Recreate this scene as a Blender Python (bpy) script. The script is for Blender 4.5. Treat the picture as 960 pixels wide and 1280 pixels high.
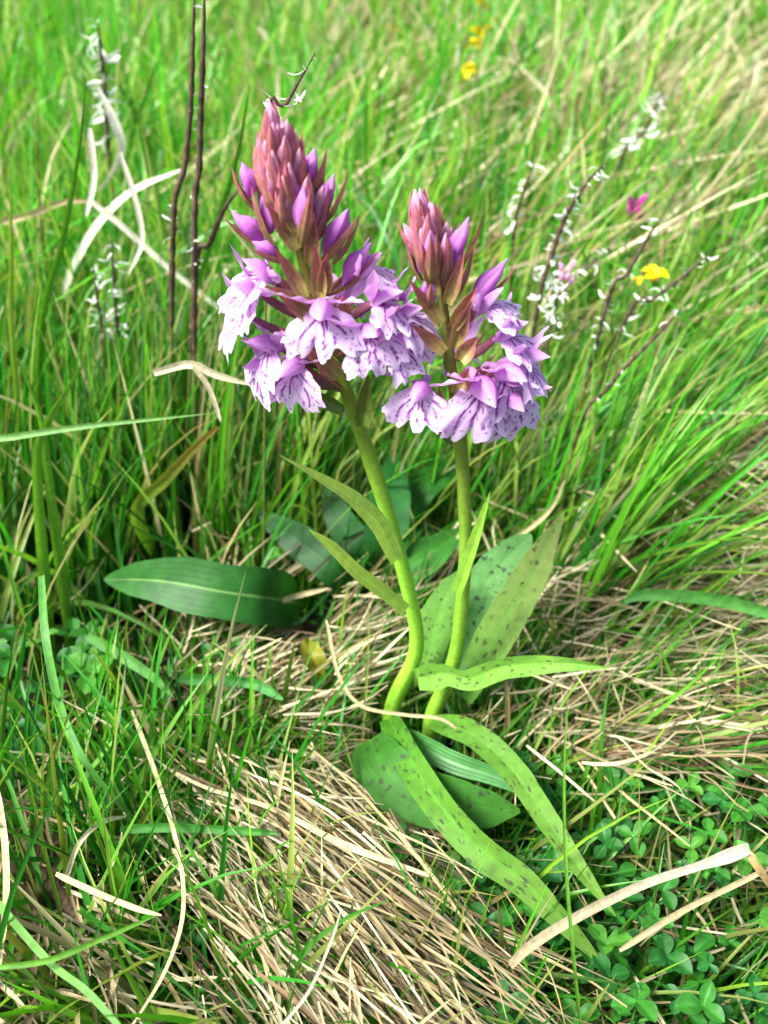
import bpy, math, random
import numpy as np
from mathutils import Matrix, Vector

for o in list(bpy.data.objects):
    bpy.data.objects.remove(o, do_unlink=True)
scene = bpy.context.scene
C = scene.collection
rng = np.random.default_rng(11)
random.seed(11)

# ------------------------------------------------------------------ camera
CAM_H, TILT, HALF = 0.30, math.radians(38.0), math.radians(30.0)
FPX = 640.0 / math.tan(HALF)                 # focal length in photo pixels (960 x 1280)
cam_d = bpy.data.cameras.new('camera')
cam = bpy.data.objects.new('camera', cam_d)
C.objects.link(cam)
cam.location = (0, 0, CAM_H)
cam.rotation_euler = (math.pi / 2 - TILT, 0, 0)
cam_d.sensor_fit = 'VERTICAL'
cam_d.sensor_height = 32.0
cam_d.sensor_width = 24.0
cam_d.lens = 16.0 / math.tan(HALF)
cam_d.clip_start = 0.005
cam_d.clip_end = 400.0
cam_d.dof.use_dof = True
cam_d.dof.focus_distance = 0.285
cam_d.dof.aperture_fstop = 9.5
scene.camera = cam

# ------------------------------------------------------------------ sky + sun
SUN_EL, SUN_AZ = math.radians(52), math.radians(-116)   # azimuth: 0 = ahead of the camera (+Y), + = right
world = bpy.data.worlds.new('World')
scene.world = world
world.use_nodes = True
wn = world.node_tree.nodes
wl = world.node_tree.links
wn.clear()
sky = wn.new('ShaderNodeTexSky')
sky.sky_type = 'NISHITA'
sky.sun_disc = False
sky.sun_elevation = SUN_EL
sky.sun_rotation = SUN_AZ
sky.air_density = 1.0
sky.dust_density = 3.0
sky.ozone_density = 1.0
bg = wn.new('ShaderNodeBackground')
bg.inputs['Strength'].default_value = 0.05
wo = wn.new('ShaderNodeOutputWorld')
wl.new(sky.outputs[0], bg.inputs[0])
wl.new(bg.outputs[0], wo.inputs[0])
sd = bpy.data.lights.new('sun', 'SUN')
sd.energy = 2.2
sd.angle = math.radians(20)
sd.color = (1.0, 0.985, 0.965)
sun = bpy.data.objects.new('sun', sd)
C.objects.link(sun)
dvec = Vector((math.sin(SUN_AZ) * math.cos(SUN_EL), math.cos(SUN_AZ) * math.cos(SUN_EL), math.sin(SUN_EL)))
sun.rotation_euler = dvec.to_track_quat('Z', 'Y').to_euler()
sun.location = (0, 0, 5)

vs = scene.view_settings
vs.view_transform = 'Standard'
vs.look = 'None'
vs.exposure = 2.3
vs.gamma = 1.0
vs.use_curve_mapping = False
scene.cycles.max_bounces = 5
scene.cycles.transmission_bounces = 4
scene.cycles.diffuse_bounces = 3
scene.cycles.glossy_bounces = 2
scene.cycles.use_adaptive_sampling = True
scene.cycles.adaptive_threshold = 0.02
scene.cycles.use_denoising = True

# ------------------------------------------------------------------ geometry helpers
CT, ST = math.cos(TILT), math.sin(TILT)
def ray(px, py):
    u = (px - 480.0) / FPX
    v = (640.0 - py) / FPX
    return np.array([u, CT + v * ST, -ST + v * CT])
def P(px, py, Y):                    # the point seen at a pixel, Y metres ahead
    d = ray(px, py)
    return np.array([0, 0, CAM_H]) + d * (Y / d[1])
def G(px, py, z=0.0):                # the point seen at a pixel, at height z
    d = ray(px, py)
    return np.array([0, 0, CAM_H]) + d * ((z - CAM_H) / d[2])
def depth(p):
    p = np.asarray(p, float)
    return p[..., 1] * CT + (CAM_H - p[..., 2]) * ST
def proj(p):
    p = np.asarray(p, float)
    d = np.maximum(depth(p), 1e-3)
    v = (p[..., 1] * ST + (p[..., 2] - CAM_H) * CT) / d
    return 480 + FPX * p[..., 0] / d, 640 - FPX * v, d
def S(r, g, b):
    c = np.array([r, g, b], float) / 255.0
    return np.where(c <= 0.04045, c / 12.92, ((c + 0.055) / 1.055) ** 2.4)
def unit(v):
    return v / np.maximum(np.linalg.norm(v, axis=-1, keepdims=True), 1e-9)
def spline(pts, n):
    """Catmull-Rom through pts, n samples, about even in length."""
    pts = np.asarray(pts, float)
    if len(pts) == 2:
        t = np.linspace(0, 1, n)[:, None]
        return pts[0] * (1 - t) + pts[1] * t
    q = np.vstack([2 * pts[0] - pts[1], pts, 2 * pts[-1] - pts[-2]])
    out = []
    for i in range(1, len(q) - 2):
        t = np.linspace(0, 1, 24, endpoint=False)[:, None]
        a, b, c, d = q[i - 1], q[i], q[i + 1], q[i + 2]
        out.append(0.5 * (2 * b + (c - a) * t + (2 * a - 5 * b + 4 * c - d) * t ** 2 + (3 * b - a - 3 * c + d) * t ** 3))
    out.append(pts[-1][None])
    c = np.vstack(out)
    L = np.concatenate([[0], np.cumsum(np.linalg.norm(np.diff(c, axis=0), axis=1))])
    s = np.linspace(0, L[-1], n)
    return np.stack([np.interp(s, L, c[:, k]) for k in range(3)], 1)
def prof(ctrl, v):
    a = np.array(ctrl, float)
    return np.interp(v, a[:, 0], a[:, 1])
def smoothprof(ctrl, v):
    a = np.array(ctrl, float)
    x = np.interp(v, a[:, 0], a[:, 1])
    k = np.array([1, 2, 3, 2, 1.]) / 9
    y = np.convolve(np.pad(x, 2, mode='edge'), k, 'valid')
    y[-1] = x[-1]
    return y

def mesh(name, V, F, col=None, uv=None, smooth=True):
    """one mesh from arrays; F is (M,4) or (M,3) int, col and uv are per vertex"""
    V = np.asarray(V, np.float32).reshape(-1, 3)
    F = np.asarray(F, np.int32)
    me = bpy.data.meshes.new(name)
    me.vertices.add(len(V))
    me.vertices.foreach_set('co', V.ravel())
    k = F.shape[1]
    me.loops.add(F.size)
    me.loops.foreach_set('vertex_index', F.ravel())
    me.polygons.add(len(F))
    me.polygons.foreach_set('loop_start', np.arange(len(F), dtype=np.int32) * k)
    me.polygons.foreach_set('use_smooth', np.full(len(F), smooth))
    if col is not None:
        a = me.color_attributes.new('Col', 'FLOAT_COLOR', 'POINT')
        cc = np.ones((len(V), 4), np.float32)
        cc[:, :3] = np.asarray(col, np.float32).reshape(-1, 3)
        a.data.foreach_set('color', cc.ravel())
    if uv is not None:
        l = me.uv_layers.new(name='UVMap')
        l.data.foreach_set('uv', np.asarray(uv, np.float32).reshape(-1, 2)[F.ravel()].ravel())
    me.update()
    me.validate()
    return me
def obj(name, me, mat, parent=None, loc=None):
    o = bpy.data.objects.new(name, me)
    C.objects.link(o)
    if me is not None and mat is not None and not me.materials:
        me.materials.append(mat)
    if parent is not None:
        o.parent = parent
    if loc is not None:
        o.location = loc
    return o
def tag(o, label=None, cat=None, group=None, kind=None):
    if label: o['label'] = label
    if cat: o['category'] = cat
    if group: o['group'] = group
    if kind: o['kind'] = kind
    return o
def empty(name, loc):
    o = bpy.data.objects.new(name, None)
    o.empty_display_size = 0.01
    C.objects.link(o)
    o.location = loc
    return o

def grid_faces(B, R, K, closed=False):
    """quads of B grids of R rows by K columns"""
    r = np.arange(R - 1)[:, None]
    if closed:
        c = np.arange(K)[None]; c2 = (c + 1) % K
    else:
        c = np.arange(K - 1)[None]; c2 = c + 1
    q = np.stack([r * K + c, r * K + c2, (r + 1) * K + c2, (r + 1) * K + c], -1).reshape(-1, 4)
    return (np.arange(B)[:, None, None] * (R * K) + q[None]).reshape(-1, 4)

def ribbons(cen, side, half, col, K=2, fold=0.0, arch=0.0):
    """B ribbons: cen (B,S,3), side (B,S,3) unit, half (B,S) half widths, col (B,S,3)"""
    B, Sg, _ = cen.shape
    T = unit(np.gradient(cen, axis=1))
    side = unit(side - T * np.sum(side * T, -1, keepdims=True))
    N = np.cross(side, T)
    u = np.linspace(-1, 1, K)
    V = cen[:, :, None] + side[:, :, None] * (u[None, None, :, None] * half[:, :, None, None]) \
        + N[:, :, None] * ((np.abs(u) * fold - arch * u * u)[None, None, :, None] * half[:, :, None, None])
    cc = np.repeat(col[:, :, None], K, 2)
    UV = np.zeros((B, Sg, K, 2))
    UV[..., 0] = (u[None, None] + 1) / 2
    UV[..., 1] = np.linspace(0, 1, Sg)[None, :, None]
    return V.reshape(-1, 3), grid_faces(B, Sg, K), cc.reshape(-1, 3), UV.reshape(-1, 2)

def tube(cen, rad, col, K=10, ridges=0, amp=0.0):
    """one closed tube along cen (S,3) with radii (S)"""
    cen = np.asarray(cen, float)
    n = len(cen)
    T = unit(np.gradient(cen, axis=0))
    ref = np.array([0.0, 1.0, 0.0]) if abs(T[0][1]) < 0.8 else np.array([1.0, 0, 0])
    a = unit(np.cross(T, ref)); b = np.cross(T, a)
    th = np.arange(K) * 2 * math.pi / K
    rr = rad[:, None] * (1 + amp * np.cos(ridges * th)[None])
    V = cen[:, None] + rr[..., None] * (a[:, None] * np.cos(th)[None, :, None] + b[:, None] * np.sin(th)[None, :, None])
    V = np.vstack([V.reshape(-1, 3), cen[:1], cen[-1:]])
    F = grid_faces(1, n, K, True)
    i0, i1 = n * K, n * K + 1
    cap = [[i0, (k + 1) % K, k, k] for k in range(K)]
    col = np.asarray(col, float)
    if col.ndim == 1: col = np.repeat(col[None], n, 0)
    cc = np.vstack([np.repeat(col[:, None], K, 1).reshape(-1, 3), col[:1], col[-1:]])
    return V, F, cc

def join(parts):
    """stack (V,F,col[,uv]) tuples"""
    Vs, Fs, Cs, Us, n = [], [], [], [], 0
    for p in parts:
        Vs.append(p[0]); Fs.append(p[1] + n); Cs.append(p[2])
        if len(p) > 3: Us.append(p[3])
        n += len(p[0])
    out = [np.vstack(Vs), np.vstack(Fs), np.vstack(Cs)]
    if Us: out.append(np.vstack(Us))
    return out

# depth buffer of the things that must stay in view, so that the random grass does not grow across them
BW, BH, BS = 300, 400, 4.0
zbuf = np.full((BH, BW), -1.0)
def keep(pts, rpx, margin=0.0):
    px, py, d = proj(pts)
    for x, y, dd in zip(np.atleast_1d(px), np.atleast_1d(py), np.atleast_1d(d)):
        cx, cy, r = (x + 120) / BS, (y + 160) / BS, max(rpx / BS, 0.8)
        x0, x1 = int(max(0, cx - r)), int(min(BW - 1, cx + r + 1))
        y0, y1 = int(max(0, cy - r)), int(min(BH - 1, cy + r + 1))
        if x1 <= x0 or y1 <= y0: continue
        yy, xx = np.mgrid[y0:y1 + 1, x0:x1 + 1]
        m = (xx - cx) ** 2 + (yy - cy) ** 2 <= r * r
        sub = zbuf[y0:y1 + 1, x0:x1 + 1]
        sub[m] = np.maximum(sub[m], dd + margin)
def blocks(cen):
    """True for each blade of cen (B,S,3) that would cross in front of a kept thing"""
    px, py, d = proj(cen)
    ix = ((px + 120) / BS).astype(int); iy = ((py + 160) / BS).astype(int)
    ok = (ix >= 0) & (ix < BW) & (iy >= 0) & (iy < BH) & (d > 0.01)
    z = zbuf[np.clip(iy, 0, BH - 1), np.clip(ix, 0, BW - 1)]
    hit = ok & (d < z)
    return hit | (d < 0.085)
def trim(parts, prefix=True, least=4):
    """shorten blades to the stretch that does not cross in front of a kept thing; drop what is too short"""
    cen = parts[0]; B, Sg, _ = cen.shape
    bad = blocks(cen)
    lo = np.zeros(B, int); hi = np.zeros(B, int)
    if prefix:
        hi = np.where(bad.any(1), bad.argmax(1), Sg)
    else:
        for i in range(B):
            best = cur = 0
            for k in range(Sg):
                cur = 0 if bad[i, k] else cur + 1
                if cur > best: best, lo[i], hi[i] = cur, k - cur + 1, k + 1
    ok = (hi - lo) >= np.where(hi == Sg, 1 if False else least, least)
    t = lo[:, None] + (hi - lo - 1)[:, None] * np.linspace(0, 1, Sg)[None]
    i0 = np.clip(np.floor(t).astype(int), 0, Sg - 2); f = (t - i0)[..., None]
    r = np.arange(B)[:, None]
    out = []
    for q in parts:
        if q.ndim == 3: out.append((q[r, i0] * (1 - f) + q[r, i0 + 1] * f)[ok])
        else: out.append(q[ok])
    return [out[0], out[1], out[2], out[3]]

# ------------------------------------------------------------------ materials
def base_mat(name, rough=0.5, spec=0.35, transl=0.35, tint=(1.0, 1.0, 1.0), noise_scale=300.0, noise_amt=0.25,
             vein=None, vein_amt=0.10, spots=False, bump=0.0, sheen=0.0):
    m = bpy.data.materials.new(name)
    m.use_nodes = True
    nt = m.node_tree; nd = nt.nodes; lk = nt.links
    nd.clear()
    out = nd.new('ShaderNodeOutputMaterial')
    at = nd.new('ShaderNodeAttribute'); at.attribute_name = 'Col'
    geo = nd.new('ShaderNodeNewGeometry')
    nz = nd.new('ShaderNodeTexNoise')
    nz.inputs['Scale'].default_value = noise_scale
    nz.inputs['Detail'].default_value = 2
    if noise_amt: lk.new(geo.outputs['Position'], nz.inputs['Vector'])
    mr = nd.new('ShaderNodeMapRange')
    mr.inputs[1].default_value = 0.3; mr.inputs[2].default_value = 0.7
    mr.inputs[3].default_value = 1 - noise_amt; mr.inputs[4].default_value = 1 + noise_amt
    lk.new(nz.outputs['Fac'], mr.inputs[0])
    mul = nd.new('ShaderNodeMix'); mul.data_type = 'RGBA'; mul.blend_type = 'MULTIPLY'
    mul.inputs[0].default_value = 1.0
    lk.new(at.outputs['Color'], mul.inputs[6]); lk.new(mr.outputs[0], mul.inputs[7])
    colour = mul.outputs[2] if noise_amt else at.outputs['Color']
    height = nz.outputs['Fac']
    if vein or spots:
        uvn = nd.new('ShaderNodeUVMap'); uvn.uv_map = 'UVMap'
    if vein:
        sep = nd.new('ShaderNodeSeparateXYZ'); lk.new(uvn.outputs[0], sep.inputs[0])
        mm = nd.new('ShaderNodeMath'); mm.operation = 'MULTIPLY'; mm.inputs[1].default_value = vein * 2 * math.pi
        lk.new(sep.outputs[0], mm.inputs[0])
        sn = nd.new('ShaderNodeMath'); sn.operation = 'SINE'; lk.new(mm.outputs[0], sn.inputs[0])
        v2 = nd.new('ShaderNodeMapRange'); v2.inputs[1].default_value = -1; v2.inputs[2].default_value = 1
        v2.inputs[3].default_value = 1 - vein_amt; v2.inputs[4].default_value = 1 + vein_amt * .7
        lk.new(sn.outputs[0], v2.inputs[0])
        mv = nd.new('ShaderNodeMix'); mv.data_type = 'RGBA'; mv.blend_type = 'MULTIPLY'; mv.inputs[0].default_value = 1
        lk.new(colour, mv.inputs[6]); lk.new(v2.outputs[0], mv.inputs[7])
        colour = mv.outputs[2]
        ha = nd.new('ShaderNodeMath'); ha.operation = 'ADD'
        lk.new(height, ha.inputs[0]); lk.new(sn.outputs[0], ha.inputs[1]); height = ha.outputs[0]
    if spots:
        mp = nd.new('ShaderNodeVectorMath'); mp.operation = 'MULTIPLY'
        mp.inputs[1].default_value = (5.5, 24.0, 1)
        lk.new(uvn.outputs[0], mp.inputs[0])
        n2 = nd.new('ShaderNodeTexNoise'); n2.inputs['Scale'].default_value = 2.2
        lk.new(mp.outputs[0], n2.inputs['Vector'])
        ad = nd.new('ShaderNodeMix'); ad.data_type = 'RGBA'; ad.blend_type = 'ADD'; ad.inputs[0].default_value = 0.9
        lk.new(mp.outputs[0], ad.inputs[6]); lk.new(n2.outputs['Color'], ad.inputs[7])
        oi = nd.new('ShaderNodeObjectInfo')
        off = nd.new('ShaderNodeVectorMath'); off.operation = 'ADD'
        lk.new(ad.outputs[2], off.inputs[0]); lk.new(oi.outputs['Random'], off.inputs[1])
        vo = nd.new('ShaderNodeTexVoronoi'); vo.inputs['Scale'].default_value = 1.0
        vo.inputs['Randomness'].default_value = 1.0
        lk.new(off.outputs[0], vo.inputs['Vector'])
        sepc = nd.new('ShaderNodeSeparateColor'); lk.new(vo.outputs['Color'], sepc.inputs[0])
        th = nd.new('ShaderNodeMapRange'); th.inputs[1].default_value = 0; th.inputs[2].default_value = 1
        th.inputs[3].default_value = 0.06; th.inputs[4].default_value = 0.38
        lk.new(sepc.outputs[0], th.inputs[0])
        df = nd.new('ShaderNodeMath'); df.operation = 'SUBTRACT'
        lk.new(th.outputs[0], df.inputs[0]); lk.new(vo.outputs['Distance'], df.inputs[1])
        sm = nd.new('ShaderNodeMapRange'); sm.inputs[1].default_value = -0.03; sm.inputs[2].default_value = 0.04
        sm.inputs[3].default_value = 0; sm.inputs[4].default_value = 0.7
        lk.new(df.outputs[0], sm.inputs[0])
        ms = nd.new('ShaderNodeMix'); ms.data_type = 'RGBA'
        lk.new(sm.outputs[0], ms.inputs[0]); lk.new(colour, ms.inputs[6])
        ms.inputs[7].default_value = (0.035, 0.022, 0.022, 1)
        colour = ms.outputs[2]
    pb = nd.new('ShaderNodeBsdfPrincipled')
    pb.inputs['Roughness'].default_value = rough
    pb.inputs['Specular IOR Level'].default_value = spec
    if sheen: pb.inputs['Sheen Weight'].default_value = sheen
    lk.new(colour, pb.inputs['Base Color'])
    if bump:
        bp = nd.new('ShaderNodeBump'); bp.inputs['Strength'].default_value = bump
        bp.inputs['Distance'].default_value = 0.0004
        lk.new(height, bp.inputs['Height']); lk.new(bp.outputs[0], pb.inputs['Normal'])
    surf = pb.outputs[0]
    if transl > 0:
        tr = nd.new('ShaderNodeBsdfTranslucent')
        tm = nd.new('ShaderNodeMix'); tm.data_type = 'RGBA'; tm.blend_type = 'MULTIPLY'; tm.inputs[0].default_value = 1
        lk.new(colour, tm.inputs[6]); tm.inputs[7].default_value = (*tint, 1)
        lk.new(tm.outputs[2], tr.inputs[0])
        mx = nd.new('ShaderNodeMixShader'); mx.inputs[0].default_value = transl
        lk.new(pb.outputs[0], mx.inputs[1]); lk.new(tr.outputs[0], mx.inputs[2])
        surf = mx.outputs[0]
    lk.new(surf, out.inputs[0])
    return m

M_GRASS = base_mat('grass_blade_green', 0.40, 0.45, 0.40, (1.25, 1.4, 0.55), 350, 0)
M_BLADE = base_mat('broad_grass_blade', 0.45, 0.4, 0.35, (1.4, 1.3, 0.7), 400, 0.18, vein=7, bump=0.25)
M_STRAW = base_mat('dry_straw', 0.6, 0.25, 0.2, (1.1, 1.0, 0.8), 500, 0)
M_STRAW_HERO = base_mat('dry_straw_ribbed', 0.6, 0.25, 0.2, (1.1, 1.0, 0.8), 600, 0.2, vein=6, bump=0.35)
M_OLEAF = base_mat('spotted_orchid_leaf', 0.6, 0.2, 0.3, (1.05, 1.2, 0.6), 260, 0.14, vein=9, vein_amt=.035, spots=True, bump=0.08)
M_SLEAF = base_mat('plain_orchid_leaf', 0.42, 0.4, 0.35, (1.3, 1.2, 0.6), 260, 0.14, vein=6, bump=0.15)
M_STEM = base_mat('orchid_stem', 0.4, 0.4, 0.12, (1.2, 1.2, 0.6), 500, 0.14, bump=0.12)
M_BROAD = base_mat('dark_broad_leaf', 0.5, 0.25, 0.22, (1.2, 1.3, 0.6), 180, 0.2, vein=9, vein_amt=.03, bump=0.06)
M_PETAL = base_mat('orchid_petal', 0.5, 0.25, 0.38, (1.08, 0.95, 1.08), 900, 0.08, bump=0.12)
M_BRACT = base_mat('orchid_bract', 0.5, 0.35, 0.22, (1.2, 0.9, 0.7), 700, 0.18, vein=3, bump=0.15)
M_CLOVER = base_mat('clover_leaf', 0.5, 0.3, 0.3, (1.3, 1.3, 0.6), 500, 0.2, bump=0.1)
M_SEDGE = base_mat('dark_sedge', 0.6, 0.2, 0.0, (1, 1, 1), 900, 0.35, bump=0.3)
M_WHITE = base_mat('white_anther', 0.6, 0.2, 0.3, (1, 1, 0.95), 900, 0.1)
M_YELLOW = base_mat('yellow_petal', 0.5, 0.25, 0.35, (1, 1, 0.4), 600, 0.12)

def soil_mat():
    m = bpy.data.materials.new('dark_soil')
    m.use_nodes = True
    nt = m.node_tree; nd = nt.nodes; lk = nt.links
    pb = nd['Principled BSDF']
    pb.inputs['Roughness'].default_value = 0.95
    pb.inputs['Specular IOR Level'].default_value = 0.15
    geo = nd.new('ShaderNodeNewGeometry')
    a = nd.new('ShaderNodeTexNoise'); a.inputs['Scale'].default_value = 220; a.inputs['Detail'].default_value = 8
    b = nd.new('ShaderNodeTexNoise'); b.inputs['Scale'].default_value = 2.5; b.inputs['Detail'].default_value = 5
    lk.new(geo.outputs['Position'], a.inputs['Vector']); lk.new(geo.outputs['Position'], b.inputs['Vector'])
    r = nd.new('ShaderNodeValToRGB')
    r.color_ramp.elements[0].position = 0.3; r.color_ramp.elements[0].color = (0.008, 0.006, 0.004, 1)
    r.color_ramp.elements[1].position = 0.75; r.color_ramp.elements[1].color = (0.045, 0.032, 0.02, 1)
    lk.new(a.outputs['Fac'], r.inputs[0])
    r2 = nd.new('ShaderNodeValToRGB')
    r2.color_ramp.elements[0].position = 0.4; r2.color_ramp.elements[0].color = (0.012, 0.018, 0.005, 1)
    r2.color_ramp.elements[1].position = 0.65; r2.color_ramp.elements[1].color = (0.02, 0.014, 0.009, 1)
    lk.new(b.outputs['Fac'], r2.inputs[0])
    mx = nd.new('ShaderNodeMix'); mx.data_type = 'RGBA'; mx.inputs[0].default_value = 0.45
    lk.new(r.outputs[0], mx.inputs[6]); lk.new(r2.outputs[0], mx.inputs[7])
    lk.new(mx.outputs[2], pb.inputs['Base Color'])
    bp = nd.new('ShaderNodeBump'); bp.inputs['Strength'].default_value = 0.8; bp.inputs['Distance'].default_value = 0.004
    lk.new(a.outputs['Fac'], bp.inputs['Height']); lk.new(bp.outputs[0], pb.inputs['Normal'])
    return m
M_SOIL = soil_mat()

# ------------------------------------------------------------------ ground: one sheet out to the horizon
GDROP = 0.042          # the sward stands this far above the soil
def ground_z(x, y):
    f = 1.0 / (1.0 + (np.hypot(x, y) / 3.0) ** 2)
    return (0.004 * np.sin(31 * x + 3) * np.cos(27 * y) + 0.003 * np.sin(67 * x + 41 * y)) - GDROP \
        + (1 - f) * 0.05 * np.sin(1.3 * x + 0.4) * np.cos(1.1 * y)
gx = np.sinh(np.linspace(-6.6, 6.6, 181)) * 0.3
gy = np.sinh(np.linspace(-6.6, 6.6, 181)) * 0.3
XX, YY = np.meshgrid(gx, gy)
V = np.stack([XX, YY, ground_z(XX, YY)], -1).reshape(-1, 3)
g = obj('ground', mesh('ground', V, grid_faces(1, 181, 181)), M_SOIL)
tag(g, 'dark peaty soil showing between the grass roots', 'ground', kind='structure')

# ================================================================== the two orchids
YO = 0.245
LILAC = S(214, 142, 218); DEEP = S(184, 82, 190); PALE = S(232, 194, 234); WHITE = S(236, 214, 241)
SPOT = S(126, 16, 144); MAROON = S(172, 104, 104); OLIVE = S(140, 132, 66); DUSK = S(216, 156, 188)

def noise2(x, y, seed=0):
    """cheap smooth value noise"""
    def h(i, j):
        n = np.sin(i * 127.1 + j * 311.7 + seed * 74.7) * 43758.5453
        return n - np.floor(n)
    xi, yi = np.floor(x), np.floor(y)
    xf, yf = x - xi, y - yi
    xf = xf * xf * (3 - 2 * xf); yf = yf * yf * (3 - 2 * yf)
    return (h(xi, yi) * (1 - xf) + h(xi + 1, yi) * xf) * (1 - yf) + (h(xi, yi + 1) * (1 - xf) + h(xi + 1, yi + 1) * xf) * yf

def lip_mesh(seed):
    r = np.random.default_rng(seed)
    NT, NA = 46, 85
    s = np.linspace(-1, 1, NA)
    th = s * math.radians(105)
    deg = np.abs(np.degrees(th))
    R = prof([(0, 12.8), (5, 12.2), (9, 10.4), (12, 9.4), (15, 10.0), (22, 11.8), (34, 12.8), (46, 12.6), (57, 11.0), (70, 7.6), (88, 3.8), (105, 2.4)], deg)
    R = np.convolve(np.pad(R, 1, mode='edge'), [0.25, 0.5, 0.25], 'valid')
    R = R * (1 + 0.055 * np.sin(th * 22 + r.uniform(0, 6)) + 0.035 * np.sin(th * 11 + r.uniform(0, 6)) + 0.025 * r.standard_normal(NA) * (deg > 8))
    t = np.linspace(0.02, 1, NT)
    TT, TH = np.meshgrid(t, th, indexing='ij')
    RR = R[None] * TT
    RR = RR * r.uniform(1.04, 1.16)
    x = RR * np.sin(TH) * r.uniform(1.0, 1.2); d = RR * np.cos(TH)
    # profile: forward first, then bending down
    ang = np.radians(np.clip(r.uniform(6, 26) + r.uniform(1.0, 3.0) * np.clip(d, -3, 14), 5, 75))
    y = np.where(d > 0, d * np.cos(ang), d * 0.6) + 1.0
    z = -np.where(d > 0, d * np.sin(ang), d * 0.5)
    fr = np.sin(TH * 5 + r.uniform(0, 6)) * TT ** 2 * .8 + .45 * np.sin(TH * 14 + r.uniform(0, 6)) * TT ** 4
    y = y - 0.006 * x * x + .6 * fr
    z = z - 0.016 * x * x + .8 * fr
    # markings: broken loops and dashes that run out from the throat
    td = np.degrees(TH); ta = np.abs(td); nz = noise2(td * 0.12 + 9, RR * 0.55, seed)
    nz2 = noise2(td * 0.35 + 3, RR * 1.1 + 5, seed + 3)
    c = np.zeros_like(x)
    loop = 30 + 9 * np.sin((RR - 2) / 10 * math.pi)
    def line(dist_mm, w, brk):
        return np.clip((w - np.abs(dist_mm)) / 0.14, 0, 1) * (nz > brk)
    mm = RR * math.pi / 180
    c = np.maximum(c, line((ta - loop) * mm, 0.42, 0.34) * (RR < 12.2))
    c = np.maximum(c, line((ta - 15 - 3 * np.sin(RR)) * mm, 0.44, 0.46) * (RR < 9.5) * (RR > 2))
    c = np.maximum(c, line((ta - 55) * mm, 0.36, 0.52) * (RR < 8))
    c = np.maximum(c, line((td - 2 * np.sin(RR * 1.3 + seed)) * mm, 0.40, 0.5) * (RR < 10))
    c = np.maximum(c, np.clip((nz2 - 0.77) / 0.07, 0, 1) * (RR > 4.5) * (TT < 0.93))
    flush = np.clip(0.50 - 0.04 * RR + 0.5 * (noise2(x * 0.25, d * 0.25, seed + 8) - 0.4), 0.06, 1)[..., None]
    col = WHITE * (1 - flush) + LILAC * flush
    edge = np.clip((TT - 0.8) / 0.2, 0, 1)[..., None] * 0.4
    col = col * (1 - edge) + WHITE * edge
    col = col * (1 - 0.92 * c[..., None]) + SPOT * 0.92 * c[..., None]
    V = np.stack([x, y, z], -1).reshape(-1, 3) * 1e-3
    return mesh('lip', V, grid_faces(1, NT, NA), col.reshape(-1, 3))

def sheet(cen, normal, half, colf, K=9, fold=0.2, arch=0.0, wave=0.0, name='sheet', twist=0.0):
    """a single leaf or petal: cen (S,3), normal hint, half widths (S), colf(u,v)->rgb"""
    cen = np.asarray(cen, float); n = len(cen)
    T = unit(np.gradient(cen, axis=0))
    nh = np.asarray(normal, float)
    if nh.ndim == 1: nh = np.repeat(nh[None], n, 0)
    side = unit(np.cross(T, nh)); N = np.cross(side, T)
    v = np.linspace(0, 1, n); u = np.linspace(-1, 1, K)
    tw = (np.asarray(twist) * v)
    sd = side * np.cos(tw)[:, None] + N * np.sin(tw)[:, None]
    N = np.cross(sd, T)
    UU, VV = np.meshgrid(u, v)
    off = (np.abs(UU) * fold - arch * UU * UU) * half[:, None]
    if wave: off = off + wave * np.sin(VV * 17 + UU * 1.3) * np.abs(UU) * half[:, None]
    Vx = cen[:, None] + sd[:, None] * (UU * half[:, None])[..., None] + N[:, None] * off[..., None]
    col = colf(UU, VV)
    uv = np.stack([(UU + 1) / 2, VV], -1)
    return Vx.reshape(-1, 3), grid_faces(1, n, K), col.reshape(-1, 3), uv.reshape(-1, 2)

def mixc(a, b, t):
    t = np.clip(t, 0, 1)[..., None]
    return a * (1 - t) + b * t

def hood_mesh(seed):
    r = np.random.default_rng(seed)
    n, K = 22, 41
    v = np.linspace(0, 1, n)
    cy = -2.0 + 10.5 * v
    cz = 1.2 + r.uniform(2.4, 3.6) * np.sin(v * math.pi * 0.75) + 1.2 * v + 6 * np.clip(v - .7, 0, 1) ** 1.5
    w = 3.5 * np.sin(math.pi * np.clip(v, 0, 1) ** 0.8) ** 0.8 * (1 - 0.35 * v) + 0.9 * (1 - v) + 0.08
    ang = np.linspace(-2.05, 2.05, K)
    A, VV = np.meshgrid(ang, v)
    W = w[:, None]
    ridge = 1 + 0.13 * np.cos(A * 3) - 0.06 * np.exp(-(A / .25) ** 2)
    x = W * np.sin(A) * ridge
    z = cz[:, None] + W * 0.85 * (np.cos(A) - 0.6) * ridge
    y = cy[:, None] + 0.8 * (1 - np.cos(A)) * VV
    streak = (0.5 + 0.5 * np.cos(A * 13)) ** 2
    f = 0.0 + 0.35 * (1 - VV) + 0.5 * streak * (1 - .6 * VV)
    col = mixc(LILAC, DEEP, f)
    col = mixc(col, PALE, 0.8 * np.clip((np.abs(A) - 1.2) / 0.8, 0, 1) + 0.35 * VV)
    return mesh('hood', np.stack([x * .85, y * .9, z * .85], -1).reshape(-1, 3) * 1e-3, grid_faces(1, n, K), col.reshape(-1, 3))

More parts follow.
